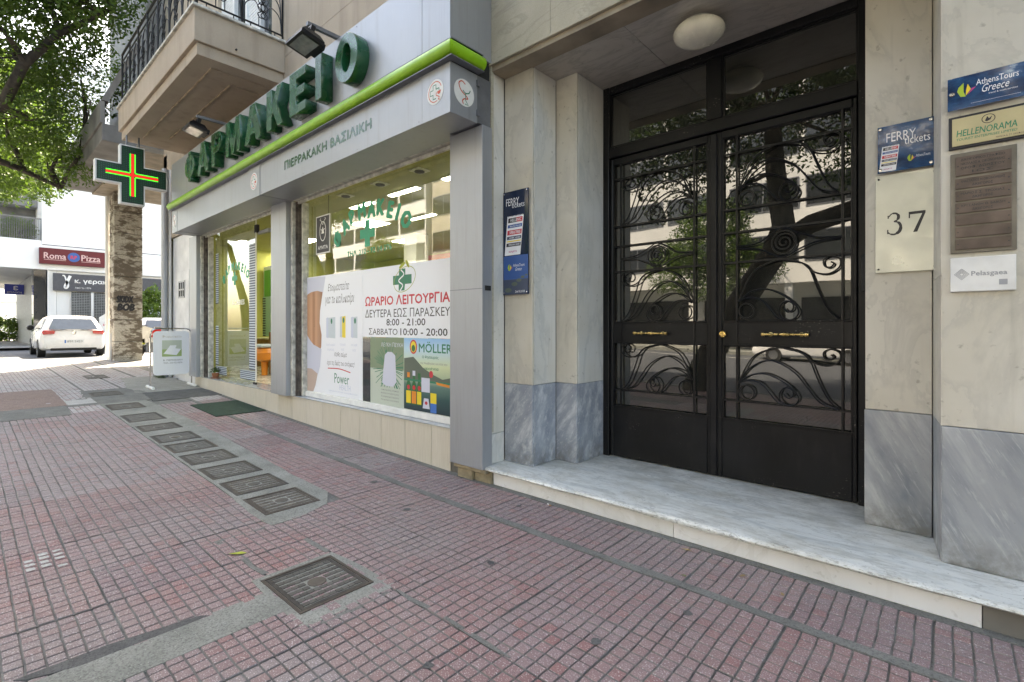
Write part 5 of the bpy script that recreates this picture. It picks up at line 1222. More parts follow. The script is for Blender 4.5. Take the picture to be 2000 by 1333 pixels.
ticket(mb, -2.862, 1.905, .245, y2 - .0004); swirl(mb, -2.80, 1.80, .055, y2 - .0006)
text(mb, 'AthensTours', (-2.765, -2.64, 1.805, 1.83), y2 - .0006, m=0); text(mb, 'Greece', (-2.74, -2.67, 1.77, 1.80), y2 - .0008, m=0, shear=.4)
for a, z, s_ in ((-2.66, 1.715, .022), (-2.70, 1.69, .03), (-2.75, 1.66, .035), (-2.82, 1.61, .04), (-2.62, 1.73, .015)): poly(mb, ell(a, z, s_, s_ * .5, 10), y2 - .0009, m=9)
text(mb, '2nd FLOOR', (-2.74, -2.635, 1.588, 1.606), y2 - .001, m=0, bold=.01)
mb.build('print', FM, fl); mb = MB(); nails(mb, -2.866, -2.614, 1.588, 2.43, 3.108, .007); mb.build('screw', 'chrome', fl)
f2 = thing('ferry_tickets_sign', 'square blue acrylic ferry tickets sign above the number 37 plate', 'sign', (-.2, 3.53, 2.18))
MB().box(-.325, -.078, 3.505, 3.513, 2.176, 2.438).build('acrylic_sheet', 'bluep', f2); mb = MB(); y2 = 3.5045
text(mb, 'FERRY', (-.285, -.155, 2.345, 2.395), y2, m=0); text(mb, 'tickets', (-.205, -.095, 2.315, 2.36), y2 - .0004, m=0); ticket(mb, -.318, 2.182, .105, y2 - .0004); swirl(mb, -.175, 2.235, .035, y2 - .0004)
text(mb, 'AthensTours', (-.155, -.095, 2.235, 2.25), y2, m=0); mb.build('print', FM, f2); mb = MB(); nails(mb, -.313, -.092, 2.192, 2.424, 3.505, .009); mb.build('screw', 'chrome', f2)
at_ = thing('travel_agency_sign', 'blue acrylic travel agency sign, topmost on the right marble wall', 'sign', (.1, 3.2, 2.33))
MB().box(-.022, .262, 3.172, 3.180, 2.335, 2.488).build('acrylic_sheet', 'bluep', at_); mb = MB(); y2 = 3.1715
swirl(mb, .042, 2.42, .06, y2); text(mb, 'AthensTours', (.078, .218, 2.43, 2.458), y2, m=0); text(mb, 'Greece', (.098, .188, 2.392, 2.428), y2 - .0004, m=0, shear=.4); text(mb, 'travel & tours services', (.12, .215, 2.378, 2.386), y2, m=0); rect(mb, .06, .225, 2.352, 2.353, y2, m=0)
mb.build('print', FM, at_); mb = MB(); nails(mb, -.006, .247, 2.412, 2.412, 3.172, .01); mb.build('screw', 'chrome', at_)
hp = thing('brass_plaque', 'gold plaque with black border and green lettering under the blue travel sign', 'plaque', (.1, 3.2, 2.15))
MB().bbox(-.018, .262, 3.188, 3.203, 2.152, 2.308, .002).build('backing', 'ink', hp); MB().bbox(-.006, .250, 3.183, 3.1875, 2.165, 2.296, .001).build('plate', 'gold', hp); mb = MB(); y2 = 3.1825
text(mb, 'HELLENORAMA', (.010, .214, 2.207, 2.238), y2, m=0, shear=.15, bold=.008); text(mb, 'TOURIST ENTERPRISES LIMITED', (.010, .214, 2.188, 2.199), y2, m=0, shear=.15, bold=.01); text(mb, 'ΜΑΡΙΕΛΑ Α. ΣΤ. ΟΡΟΦΟΣ', (.145, .235, 2.171, 2.179), y2, m=1)
ribbon(mb, ell(.12, 2.268, .022, .02, 20) + [ell(.12, 2.268, .022, .02, 20)[0]], .003, y2, m=1); poly(mb, [(.108, 2.26), (.116, 2.28), (.122, 2.268), (.133, 2.279), (.127, 2.262), (.115, 2.256)], y2, m=1)
mb.build('lettering', ['inkgreen', 'ink'], hp)
dr = thing('name_directory', 'brown bronze directory board with seven name strips on the right marble wall', 'directory board', (.1, 3.2, 1.65))
MB().bbox(-.012, .214, 3.190, 3.203, 1.652, 2.130, .002).build('backboard', 'bronzeb', dr)
zs = [(2.02, 2.112), (1.958, 2.008), (1.900, 1.950), (1.842, 1.892), (1.784, 1.834), (1.726, 1.776), (1.668, 1.718)]
tx_ = [['ΔΙΚΗΓΟΡΙΚΟ ΓΡΑΦΕΙΟ', 'ΝΙΚΟΛΑΟΣ Α. ΟΙΚΟΝΟΜΙΔΗΣ', 'ΟΡΟΦ. ΔΩΡΙΣΤΟΥ', '1ΟΣ'], ['ΑΝΑΣΤΑΣΙΟΣ Ν ΟΙΚΟΝΟΜΙΔΗΣ', 'ΔΙΚΗΓΟΡΟΣ'], ['ΜΑΡΙΟΣ Σ. ΤΡΟΧΙΑΣ', 'ΔΙΚΗΓΟΡΟΣ'], ['ΧΡΥΣΑΝΘΗ Θ. ΒΑΒΙΔΗ', 'ΔΙΚΗΓΟΡΟΣ'], [], [], []]
for (z0_, z1_), tl in zip(zs, tx_):
    o = MB().bbox(.006, .196, 3.184, 3.1895, z0_, z1_, .0015).build('name_strip', 'bronze', dr); mb = MB()
    h = (z1_ - z0_ - .012) / max(1, len(tl))
    for k, s_ in enumerate(tl):
        w = .15 if len(s_) > 10 else .07; text(mb, s_, (.10 - w / 2, .10 + w / 2, z1_ - .006 - h * (k + .8), z1_ - .006 - h * (k + .2)), 3.1836, bold=.01)
    if tl: mb.build('lettering', 'ink', o)
    mb = MB(); zz = z0_ + .014
    for a in (.015, .187): mb.lathe([(.003, 0), (.003, -.002)], (a, 3.184, (z0_ + z1_) / 2), 'Y', 6)
    mb.build('screw', 'ink', o)
pg = thing('white_plaque', 'white enamel plaque with a grey maze emblem, lowest on the right wall', 'plaque', (.1, 3.2, 1.46))
MB().bbox(-.012, .211, 3.185, 3.203, 1.468, 1.630, .002).build('plate', 'white', pg); mb = MB(); y2 = 3.1845
M['lgrey'] = flat('print_lightgrey', (.33, .34, .36))
for k, s_ in enumerate((.026, .020, .014, .008)):
    ribbon(mb, [(.028, 1.55 + s_), (.028 + s_, 1.55), (.028, 1.55 - s_), (.028 - s_, 1.55), (.028, 1.55 + s_)], .0028, y2)
text(mb, 'Pelasgaea', (.062, .182, 1.535, 1.563), y2, bold=.012); rect(mb, .155, .183, 1.495, 1.520, y2); mb.build('lettering', 'lgrey', pg)
ic = thing('door_intercom', 'white strip intercom with black handset at the right edge of the door frame', 'intercom', (-.40, 3.86, 1.5))
MB().bbox(-.412, -.393, 3.845, 3.859, 1.77, 2.17, .002).build('strip', 'offwhite', ic); MB().bbox(-.44, -.393, 3.82, 3.859, 1.52, 1.765, .012).build('handset', 'rubber', ic)

# ------------------------------------------------------------------ A-board
ab = thing('sandwich_board', 'white swing sign in a chrome hoop stand on the pavement by the shop corner', 'pavement sign', (-10.5, 2.55, gz(-10.5)))
zb = gz(-10.5); xb_ = -10.5
def hoop(y0_, y1_, z0_, z1_, r, k=6):
    pts = [(y0_, z0_)]
    for c_, s0, s1 in (((y0_ + r, z1_ - r), math.pi, math.pi / 2), ((y1_ - r, z1_ - r), math.pi / 2, 0)):
        for i in range(k + 1):
            a = s0 + (s1 - s0) * i / k; pts.append((c_[0] + r * math.cos(a), c_[1] + r * math.sin(a)))
    return pts + [(y1_, z0_)]
MB().tube([(xb_, a, b) for a, b in hoop(2.23, 2.86, zb + .03, 1.27, .10)], .013, 8).build('hoop_frame', 'chrome', ab, smooth=True)
pb = hoop(2.27, 2.82, .80, 1.225, .07); pb = pb[1:-1] + [(2.82 - .07 + .07 * math.cos(-a), .51 + .07 * math.sin(-a)) for a in [k * math.pi / 10 for k in range(6)]] + [(2.27 + .07 - .07 * math.sin(a), .51 - .07 * math.cos(a)) for a in [k * math.pi / 10 for k in range(6)]]
MB().prism([(xb_ - .012, a, b) for a, b in pb], (.024, 0, 0)).build('panel', 'paper', ab)
mb = MB(); xx = xb_ + .0128
text(mb, 'Φαρμακείο', (2.40, 2.70, 1.10, 1.15), xx, '+X', 0); rect(mb, 2.40, 2.70, .77, 1.06, xx, '+X', 1); rect(mb, 2.40, 2.70, .90, 1.06, xx + .0003, '+X', 4); poly(mb, [(2.42, .82), (2.62, .79), (2.69, .90), (2.50, .93)], xx + .0006, '+X', 2); poly(mb, [(2.50, .93), (2.60, .91), (2.62, .97), (2.52, .97)], xx + .0009, '+X', 2)
text(mb, 'Β. ΠΙΕΡΡΑΚΑΚΗ', (2.42, 2.71, .69, .72), xx, '+X', 3); text(mb, 'ΤΗΛ. 210 9214376', (2.42, 2.71, .64, .67), xx, '+X', 3)
M['cardg'] = flat('print_cardgreen', (.33, .45, .18)); mb.build('print', ['cream', 'cardg', 'paper', 'inkgrey', 'ppbg2'], ab)
mb = MB()
for y_ in (2.23, 2.86): mb.tube([(xb_ - .2, y_, zb + .03), (xb_ + .2, y_, zb + .025)], .026, 10)
mb.build('foot', 'white', ab, smooth=True)

# ------------------------------------------------------------------ trees
def limb(mb, p0, p1, r0, r1, bend=.15, n=7, r=rnd):
    p0 = Vector(p0); p1 = Vector(p1); L = (p1 - p0).length; o = Vector((r.uniform(-1, 1), r.uniform(-1, 1), r.uniform(-.3, .6))) * L * bend
    pts = [p0 + (p1 - p0) * t + o * math.sin(math.pi * t) + Vector((r.uniform(-1, 1), r.uniform(-1, 1), r.uniform(-1, 1))) * L * .015 for t in [k / n for k in range(n + 1)]]
    mb.tube(pts, [r0 + (r1 - r0) * k / n for k in range(n + 1)], 8); return pts
def crown_mesh(name, blobs, n_twigs, per, size, mat, seed):
    g_ = np.random.default_rng(seed); B = np.array([b[0] for b in blobs], float); Rr = np.array([b[1] for b in blobs], float)
    w = (Rr[:, 0] * Rr[:, 1] * Rr[:, 2]); idx = g_.choice(len(blobs), n_twigs, p=w / w.sum())
    d = g_.normal(size=(n_twigs, 3)); d /= np.linalg.norm(d, axis=1)[:, None]; rad = g_.uniform(.35, 1, n_twigs) ** .45
    tw = B[idx] + d * Rr[idx] * rad[:, None]; td = d * .6 + g_.normal(size=(n_twigs, 3)) * .5; td[:, 2] -= .15; td /= np.linalg.norm(td, axis=1)[:, None]
    t = np.repeat(tw, per, 0); dd = np.repeat(td, per, 0); s = g_.uniform(-.28, .28, len(t)); c = t + dd * s[:, None] + g_.normal(size=t.shape) * .05
    u = dd + g_.normal(size=t.shape) * .7; u /= np.linalg.norm(u, axis=1)[:, None]; v = np.cross(u, g_.normal(size=t.shape)); v /= np.linalg.norm(v, axis=1)[:, None]
    L = size * g_.uniform(.7, 1.3, len(t))[:, None]; a = c - u * L * .5; b = c + u * L * .5; m1 = c + v * L * .22; m2 = c - v * L * .22
    V = np.stack([a, m1, b, m2], 1).reshape(-1, 3).astype(np.float32); nf = len(t)
    me = bpy.data.meshes.new(name); me.vertices.add(len(V)); me.vertices.foreach_set('co', V.ravel()); me.loops.add(nf * 4); me.loops.foreach_set('vertex_index', np.arange(nf * 4, dtype=np.int32))
    me.polygons.add(nf); me.polygons.foreach_set('loop_start', np.arange(0, nf * 4, 4, dtype=np.int32)); me.update(calc_edges=True); me.materials.append(M[mat]); return me
def tree(label, base, trunk, limbs, blobs, n, size, mat, seed, cat='tree', group='street trees', per=14):
    t = thing('street_tree', label, cat, base, group); mb = MB()
    for p in trunk: mb.tube([q[0] for q in p], [q[1] for q in p], 10)
    for l in limbs: limb(mb, *l)
    r = random.Random(seed)
    for (c_, rr) in blobs[:16]:
        c_ = Vector(c_); src = min((q[0] for p in trunk for q in p), key=lambda s_: (Vector(s_) - c_).length); pts = limb(mb, src, c_, .05, .015, .18, 6, r)
        for k in range(4): limb(mb, pts[3 + k % 3], c_ + Vector((r.uniform(-1, 1) * rr[0], r.uniform(-1, 1) * rr[1], r.uniform(-.8, .8) * rr[2])) * .8, .02, .006, .15, 4, r)
    mb.build('trunk', 'bark', t, smooth=True)
    o = bpy.data.objects.new('crown', crown_mesh('crown', blobs, n, per, size, mat, seed)); col.objects.link(o); put(o, t); return t
tree('leaning street tree at the kerb behind the camera, seen mirrored in the black door', (-3.9, -2.3, 0),
     [[((-3.95, -2.35, -.1), .34), ((-3.8, -2.35, .5), .28), ((-3.45, -2.35, 1.2), .25), ((-2.95, -2.35, 2.0), .24), ((-2.5, -2.35, 2.7), .23), ((-2.35, -2.35, 3.2), .20), ((-2.5, -2.4, 4.2), .17), ((-2.6, -2.5, 5.5), .12)],
      [((-2.5, -2.35, 2.8), .19), ((-1.9, -2.35, 3.15), .17), ((-.8, -2.3, 3.4), .15), ((.6, -2.2, 3.9), .12), ((2.2, -2.2, 4.8), .08)]], [],
     [((-2.6, -3.0, 6.8), (2.4, 2.2, 1.5)), ((-.2, -2.6, 6.2), (2.0, 2.2, 1.3)), ((2.6, -2.8, 6.0), (2.0, 2.2, 1.4)), ((-4.8, -3.2, 6.0), (1.6, 1.8, 1.3)), ((-1.2, -4.6, 4.9), (1.5, 1.0, .9)), ((-3.3, -3.6, 4.4), (.9, .8, .7)), ((-.6, -3.4, 4.5), (1.0, .7, .6)), ((1.8, -3.2, 4.2), (.9, .7, .7)), ((-4.9, -3.4, 4.6), (1.0, .8, .9)), ((-3.6, -3.6, 6.0), (2.2, 1.4, 1.2)), ((-.9, -3.6, 7.4), (2.6, 1.6, 1.2)), ((.9, -3.8, 5.4), (1.6, 1.2, 1.0)), ((-6.0, -3.4, 7.4), (2.0, 1.6, 1.4))], 4600, .105, 'leafd', 21)
T1 = tree('forked street tree whose leafy branches fill the upper left', (-15.8, -2.3, .3),
     [[((-15.8, -2.3, .2), .28), ((-15.75, -2.25, 1.2), .22), ((-15.7, -2.2, 2.4), .20)], [((-15.7, -2.2, 2.3), .17), ((-15.2, -1.4, 3.6), .14), ((-14.4, -.3, 4.9), .12), ((-13.4, .55, 5.5), .10), ((-12.9, .8, 6.2), .085), ((-12.9, 1.3, 7.0), .06), ((-12.8, 2.1, 7.8), .035)],
      [((-15.7, -2.2, 2.3), .16), ((-16.4, -2.6, 3.8), .13), ((-17.0, -2.8, 5.6), .09)], [((-14.4, -.3, 4.9), .09), ((-15.0, .9, 4.7), .06), ((-15.8, 1.6, 4.6), .035)]], [],
     [((-13.0, .6, 8.6), (1.6, 1.5, 1.5)), ((-12.6, 1.5, 7.6), (1.0, .9, .85)), ((-13.6, .7, 6.6), (1.2, 1.0, .55)), ((-14.4, .9, 5.6), (1.5, .9, .5)), ((-15.6, 1.35, 5.1), (1.7, .9, .55)), ((-16.2, .6, 6.6), (1.8, 1.3, .9)), ((-15.0, -1.0, 7.6), (2.2, 1.8, 1.4)), ((-17.3, -2.6, 6.6), (2.2, 2.0, 1.6)), ((-12.5, -.6, 7.2), (1.5, 1.2, 1.2)), ((-15.5, 1.9, 7.2), (1.4, .9, 1.0)), ((-13.6, 2.0, 8.6), (1.3, .8, .9)), ((-16.8, 2.0, 5.9), (1.2, .7, .6)), ((-12.9, .9, 7.9), (1.3, 1.0, .9)), ((-14.2, 1.2, 7.4), (1.4, .9, .9)), ((-13.4, 1.6, 9.4), (1.5, 1.2, .9))], 5800, .095, 'leaf', 22)
tree('pale green sunlit tree behind the forked one, by the crossing', (-22, -1.8, .3),
     [[((-22, -1.9, .2), .2), ((-21.8, -1.6, 2.4), .16), ((-21.6, -1.0, 4.5), .10), ((-21.8, .3, 5.6), .06)]], [],
     [((-21.5, .2, 6.0), (1.8, 1.4, 1.1)), ((-20.6, 1.2, 5.9), (1.5, 1.2, .8)), ((-22.5, 1.3, 6.8), (2.0, 1.2, 1.3)), ((-21.2, -1.2, 7.2), (2.4, 2.0, 1.6)), ((-20.8, 2.2, 7.0), (1.4, .9, 1.1)), ((-21.0, .6, 8.2), (1.8, 1.6, 1.2))], 2200, .12, 'leaf2', 23)
protoT = tree('bushy pine-like tree on the opposite pavement mirrored in the left door leaf', (-9.5, -18.2, 0), [[((-9.5, -18.2, -.1), .25), ((-9.3, -18.2, 2.2), .18), ((-9.5, -18.2, 4.5), .10)]], [],
     [((-9.5, -18.2, 5.2), (2.6, 1.8, 1.5)), ((-11.2, -18, 4.2), (1.7, 1.4, 1.1)), ((-7.6, -18.3, 4.3), (1.6, 1.4, 1.2)), ((-9.3, -18.2, 6.8), (1.9, 1.5, 1.1)), ((-9.0, -17.8, 3.2), (1.5, 1.0, .7))], 2600, .13, 'leaf', 24, per=12)
for k, (dx, dy, s_, rz, lb) in enumerate(((13.5, .2, 1.0, 2.0, 'rounded tree across the road mirrored in the right door leaf'), (-12, 0, 1.2, 4.0, 'tree across the road mirrored in the shop window'), (-26, .3, 1.1, 1.0, 'far tree across the road opposite the side street'), (24, 0, 1.1, 5, 'tree across the road beyond the right edge of the doorway'))):
    bx_ = Vector((-9.5, -18.2, 0)); T = Matrix.Translation((-9.5 + dx, -18.2 + dy, 0)) @ Matrix.Rotation(rz, 4, 'Z') @ Matrix.Scale(s_, 4) @ Matrix.Translation(-bx_); dup(protoT, T, lb)

# shrub behind the column
def shrub(label, c_, r_, n, size, mat, seed):
    t = thing('shrub', label, 'bush', (c_[0], c_[1], c_[2] - r_[2])); mb = MB(); r = random.Random(seed)
    for k in range(7): limb(mb, (c_[0], c_[1], c_[2] - r_[2]), (c_[0] + r.uniform(-.6, .6) * r_[0], c_[1] + r.uniform(-.6, .6) * r_[1], c_[2] + r.uniform(-.2, .6) * r_[2]), .03, .01, .1, 4, r)
    mb.build('stems', 'bark', t); o = bpy.data.objects.new('foliage', crown_mesh('foliage', [(c_, r_)], n, 12, size, mat, seed)); col.objects.link(o); put(o, t)
shrub('sunlit lime green bush seen between the concrete column and the shop', (-31.8, 7.2, 1.9), (1.0, 1.3, 1.5), 700, .16, 'leaf2', 31)
shrub('planting under the far arcade at the left edge', (-47, 1.6, 1.1), (1.0, 1.4, .9), 400, .16, 'leaf', 32)
shrub('balcony plants on the far white building', (-34.6, 1.9, 6.1), (.3, .7, .6), 240, .12, 'leaf2', 33)
q = MB(); r = random.Random(5)
for k in range(160):
    a = r.uniform(0, 6.28); L = r.uniform(0, .28); x, y = -12.2 + math.cos(a) * L, 2.8 - abs(math.sin(a)) * L * .5; h = r.uniform(.02, .12); c0 = Vector((x, y, gz(x) + .01)); d = Vector((r.uniform(-.05, .05), r.uniform(-.05, .05), h)); q.quad([c0 + Vector((-.012, 0, 0)), c0 + Vector((.012, 0, 0)), c0 + d])
tag(q.build('weeds', 'leafd'), 'tuft of weeds at the foot of the grey service wall', 'weeds')

# ------------------------------------------------------------------ neighbouring building with arcade and balcony
nb = thing('arcade_building', 'grey neighbouring building over an arcade with a peeling concrete column', 'building', (-15.5, 4, .4))
def npart(name, mat, *b, parent=None, c=0, **kw): return part(name, mat, *b, parent=parent or nb, c=c, **kw)
npart('upper_wall', 'bgrey', (-18.2, -12.86, 2.9, 14, 5.15, 19)); npart('arcade_soffit', 'soffit_brown', (-18.2, -12.86, 2.5, 14, 5.05, 5.148)); npart('arcade_wall', 'bgrey', (-18.0, -12.86, 8.5, 9, 0, 5.04))
npart('roof', 'bgrey', (-18.2, -12.86, 2.9, 14, 19.01, 19.2))
bk = npart('balcony', 'bgrey', (-18.2, -12.9, 1.93, 2.89, 5.10, 5.45), c=.01); npart('parapet', 'bgrey', (-18.2, -12.9, 1.90, 1.98, 5.452, 5.9), parent=bk, c=.01)
mb = MB(); mb.prism([(-12.92, 1.92, 5.92), (-12.92, 2.5, 7.3), (-12.92, 2.6, 7.3), (-12.92, 2.04, 5.92)], (-5.2, 0, 0)); mb.build('awning', 'awn', parent=bk) if 'awn' in M else None
M['awn'] = plain('grey_awning_canvas', (.24, .225, .21), .9, wear=.2, scale=2); 
mb.build('awning', 'awn', bk)
cl = MB()
zz = [.30, .9, 1.5, 2.1, 2.7, 3.3, 3.9, 4.5, 5.05]
colm = npart('column_core', 'bgrey', (-17.78, -17.24, 2.87, 3.43, .3, 5.04))
for a, b in zip(zz[:-1], zz[1:]): npart('block', 'column', (-17.82, -17.2, 2.83, 3.47, a + .008, b - .004), parent=colm, c=.012)
npart('block', 'bwhite', (-17.84, -17.5, 2.78, 2.8295, .36, 1.12), parent=colm, c=.004)
mb = MB(); text(mb, 'SKIDX', (2.89, 3.26, 1.98, 2.16), -17.198, '+X', 0, bold=.05, shear=.2); text(mb, 'BOB', (2.91, 3.28, 1.76, 1.94), -17.1975, '+X', 0, bold=.06, shear=.2); mb.build('graffiti', 'ink', colm)
MB().tube([(-17.9, 2.80, .4), (-17.9, 2.80, 5.0)], .05, 10).build('drainpipe', 'bwhite', nb)

# ------------------------------------------------------------------ white corner building across the side street
rb = thing('corner_building', 'overexposed white corner building with shuttered shops across the side street', 'building', (-36, 6, .4))
def rpart(name, mat, *b, parent=None, c=0, **kw): return part(name, mat, *b, parent=parent or rb, c=c, **kw)
rpart('upper_wall', 'bwhite', (-48, -34, 2.75, 40, 5.45, 15.2)); rpart('fascia_band', 'bwhite', (-48, -33.9, -1.0, 40, 4.17, 5.40), c=.01); rpart('shadow_joint', 'black', (-47.9, -34.02, 2.8, 39.9, 5.402, 5.448))
rpart('recess_wall', 'bgrey', (-48, -36, -1.0, 2.74, 7.6, 15.2), (-48, -37.0, -1.0, 2.74, 5.41, 7.59)); rpart('ground_wall', 'bwhite', (-48, -34.02, 3.3, 40, .2, 4.16)); rpart('corner_pier', 'winglass', (-35, -34.0, 2.45, 2.9, .2, 4.16)); rpart('corner_pier', 'bwhite', (-34.6, -34.005, 2.95, 3.29, .2, 4.16))
rpart('arcade_shop', 'shutgrey', (-48, -37, 2.6, 3.28, .2, 4.1))
bal = MB(); bal.box(-34.9, -34.0, .9, 2.74, 5.41, 5.62); b2 = bal.build('balcony', 'bwhite', rb); q = MB()
for k in range(30): q.box(-34.03, -34.01, 1.0 + k * .06, 1.02 + k * .06, 5.62, 6.65)
q.box(-34.05, -34.0, .95, 2.74, 6.66, 6.72); q.build('railing', 'bgrey', b2)
ds = rpart('shop_fascia', 'darksign', (-34.0, -33.86, 3.15, 12, 3.15, 4.03)); mb = MB()
ribbon(mb, spline([(3.50, 3.93), (3.58, 3.90), (3.64, 3.70), (3.70, 3.42), (3.64, 3.30), (3.60, 3.36), (3.68, 3.60), (3.80, 3.93)], 5), [.06] * 12 + [.12] * 24, -33.855, '+X'); text(mb, 'κ. γερακίτης', (3.98, 5.9, 3.52, 3.80), -33.855, '+X', bold=.02); text(mb, 'Από το 1974', (3.98, 4.62, 3.28, 3.38), -33.855, '+X'); text(mb, 'www.geraki.gr', (6.9, 8.3, 3.3, 3.42), -33.855, '+X'); mb.build('lettering', 'bwhite', ds)
for (a, b) in ((3.85, 4.62), (4.75, 5.6), (5.9, 6.7)):
    s_ = rpart('shutter', 'shutter', (-33.99, -33.97, a, b, .2, 3.12)); q = MB()
    z = .3
    while z < 3.1:
        q.box(-33.965, -33.95, a, b, z, z + .035); z += .085
    y_ = a
    while y_ < b: q.box(-33.95, -33.94, y_, y_ + .02, .3, 3.1); y_ += .1
    q.build('grille', 'shutgrey', s_)
    rpart('shutter_post', 'bwhite', (-33.99, -33.9, b + .01, b + .11, .2, 3.12))
rs_ = thing('pizza_sign', 'maroon pizza restaurant sign with pale letters on the white band', 'sign', (-33.8, 3.9, 4.5))
MB().bbox(-33.88, -33.72, 2.63, 5.17, 4.45, 5.25, .01).build('board', 'maroon', rs_); mb = MB(); XX = -33.715
M['salmon'] = flat('print_salmon', (.62, .42, .40)); text(mb, 'Roma', (2.80, 3.62, 4.72, 5.02), XX, '+X', 0, bold=.015); text(mb, 'Pizza', (4.22, 4.98, 4.72, 5.02), XX, '+X', 0, bold=.015); poly(mb, ell(3.92, 4.87, .24, .24, 24), XX, '+X', 1); text(mb, 'RP', (3.80, 4.04, 4.78, 4.95), XX + .003, '+X', 2, bold=.02); rect(mb, 2.80, 3.62, 4.66, 4.68, XX, '+X', 0); rect(mb, 4.22, 4.98, 4.66, 4.68, XX, '+X', 0)
mb.build('print', ['salmon', 'prow', 'inkred'], rs_)
bs = thing('blue_shop_sign', 'small blue shop sign under the far arcade at the left edge', 'sign', (-46, 2, 3.3)); MB().box(-42.0, -41.9, 1.78, 2.60, 3.25, 3.85).build('board', 'signblue', bs); mb = MB(); text(mb, 'ε', (2.15, 2.35, 3.5, 3.75), -41.89, '+X', bold=.02); text(mb, 'ΕΠΙΛΟΓΗ', (1.9, 2.5, 3.32, 3.42), -41.89, '+X'); mb.build('lettering', 'bwhite', bs)
br = thing('banner_stand', 'leaning white shop banner behind the white car near the column', 'sign', (-31, 4.6, .4)); MB().prism([(-30.5, 4.50, .5), (-30.5, 5.3, .5), (-30.5, 5.25, 2.0), (-30.5, 4.95, 2.15), (-30.5, 4.45, 1.75)], (.05, 0, 0)).build('panel', 'white', br); mb = MB(); text(mb, 'μόδα', (4.6, 5.1, 1.35, 1.5), -30.44, '+X'); mb.build('lettering', 'inkred', br)

# far buildings down the avenue and across the road
def block(label, x0_, x1_, y0_, y1_, h, mat, side, nfl, nw, gf='shutter'):
    b_ = thing('street_building', label, 'building', ((x0_ + x1_) / 2, (y0_ + y1_) / 2, 0)); 
    part('wall', mat, (x0_, x1_, y0_, y1_, 3.6, h), (x0_ + .3, x1_ - .3, y0_ + .3, y1_ - (1.2 if side == '+Y' else .3), 0, 3.598), parent=b_); part('roof', 'bgrey', (x0_, x1_, y0_, y1_, h + .001, h + .3), parent=b_)
    fh = (h - 3.8) / nfl
    for f_ in range(nfl):
        z0_ = 3.8 + f_ * fh + fh * .32; z1_ = 3.8 + f_ * fh + fh * .88
        for k in range(nw):
            if side == '+Y':
                a = x0_ + (x1_ - x0_) * (k + .04) / nw; c_ = x0_ + (x1_ - x0_) * (k + .96) / nw
                o = part('window', 'alu_dark', (a, c_, y1_ + .002, y1_ + .03, z0_, z1_), parent=b_); part('pane', 'winglass', (a + .06, (a + c_) / 2 - .03, y1_ + .031, y1_ + .034, z0_ + .06, z1_ - .06), ((a + c_) / 2 + .03, c_ - .06, y1_ + .031, y1_ + .034, z0_ + .06, z1_ - .06), parent=o)
            else:
                a = y0_ + (y1_ - y0_) * (k + .15) / nw; c_ = y0_ + (y1_ - y0_) * (k + .85) / nw
                o = part('window', 'alu_dark', (x1_ + .002, x1_ + .03, a, c_, z0_, z1_), parent=b_); part('pane', 'winglass', (x1_ + .031, x1_ + .034, a + .06, c_ - .06, z0_ + .06, z1_ - .06), parent=o)
    if side == '+Y':
        n_ = max(3, int((x1_ - x0_) / 5)); w = (x1_ - x0_) / n_
        for k in range(n_):
            a = x0_ + k * w; s_ = part('shop_shutter', gf, (a + .5, a + w - .1, y1_ - 1.2, y1_ - 1.12, .1, 2.9), parent=b_); q = MB()
            for j in range(26): q.box(a + .52, a + w - .12, y1_ - 1.119, y1_ - 1.105, .15 + j * .105, .215 + j * .105)
            q.build('slats', gf, s_); part('pier', 'bwhite', (a + w - .06, a + w + .3, y1_ - .5, y1_ - .1, -.1, 3.59), parent=b_)
    return b_
block('white office block with ribbon windows across the road, mirrored in the door glass', -17, 9, -33, -21.2, 15, 'bwhite', '+Y', 4, 7)
block('cream apartment block across the road, mirrored in the shop window', -34, -17.6, -33, -21.4, 19, 'bcream', '+Y', 5, 5)
block('white block across the road further up the avenue', -62, -34.6, -33, -21.2, 17, 'bwhite', '+Y', 5, 7)
block('pale block across the road beyond the doorway side', 9.6, 34, -33, -21.3, 17, 'bcream', '+Y', 5, 6)
block('pale tall building down the avenue at the left edge', -90, -64, -10, 14, 22, 'bwhite', '+X', 6, 5)
block('pale distant building closing the side street', -31, -20, 62, 74, 18, 'bcream', '+X', 5, 4)

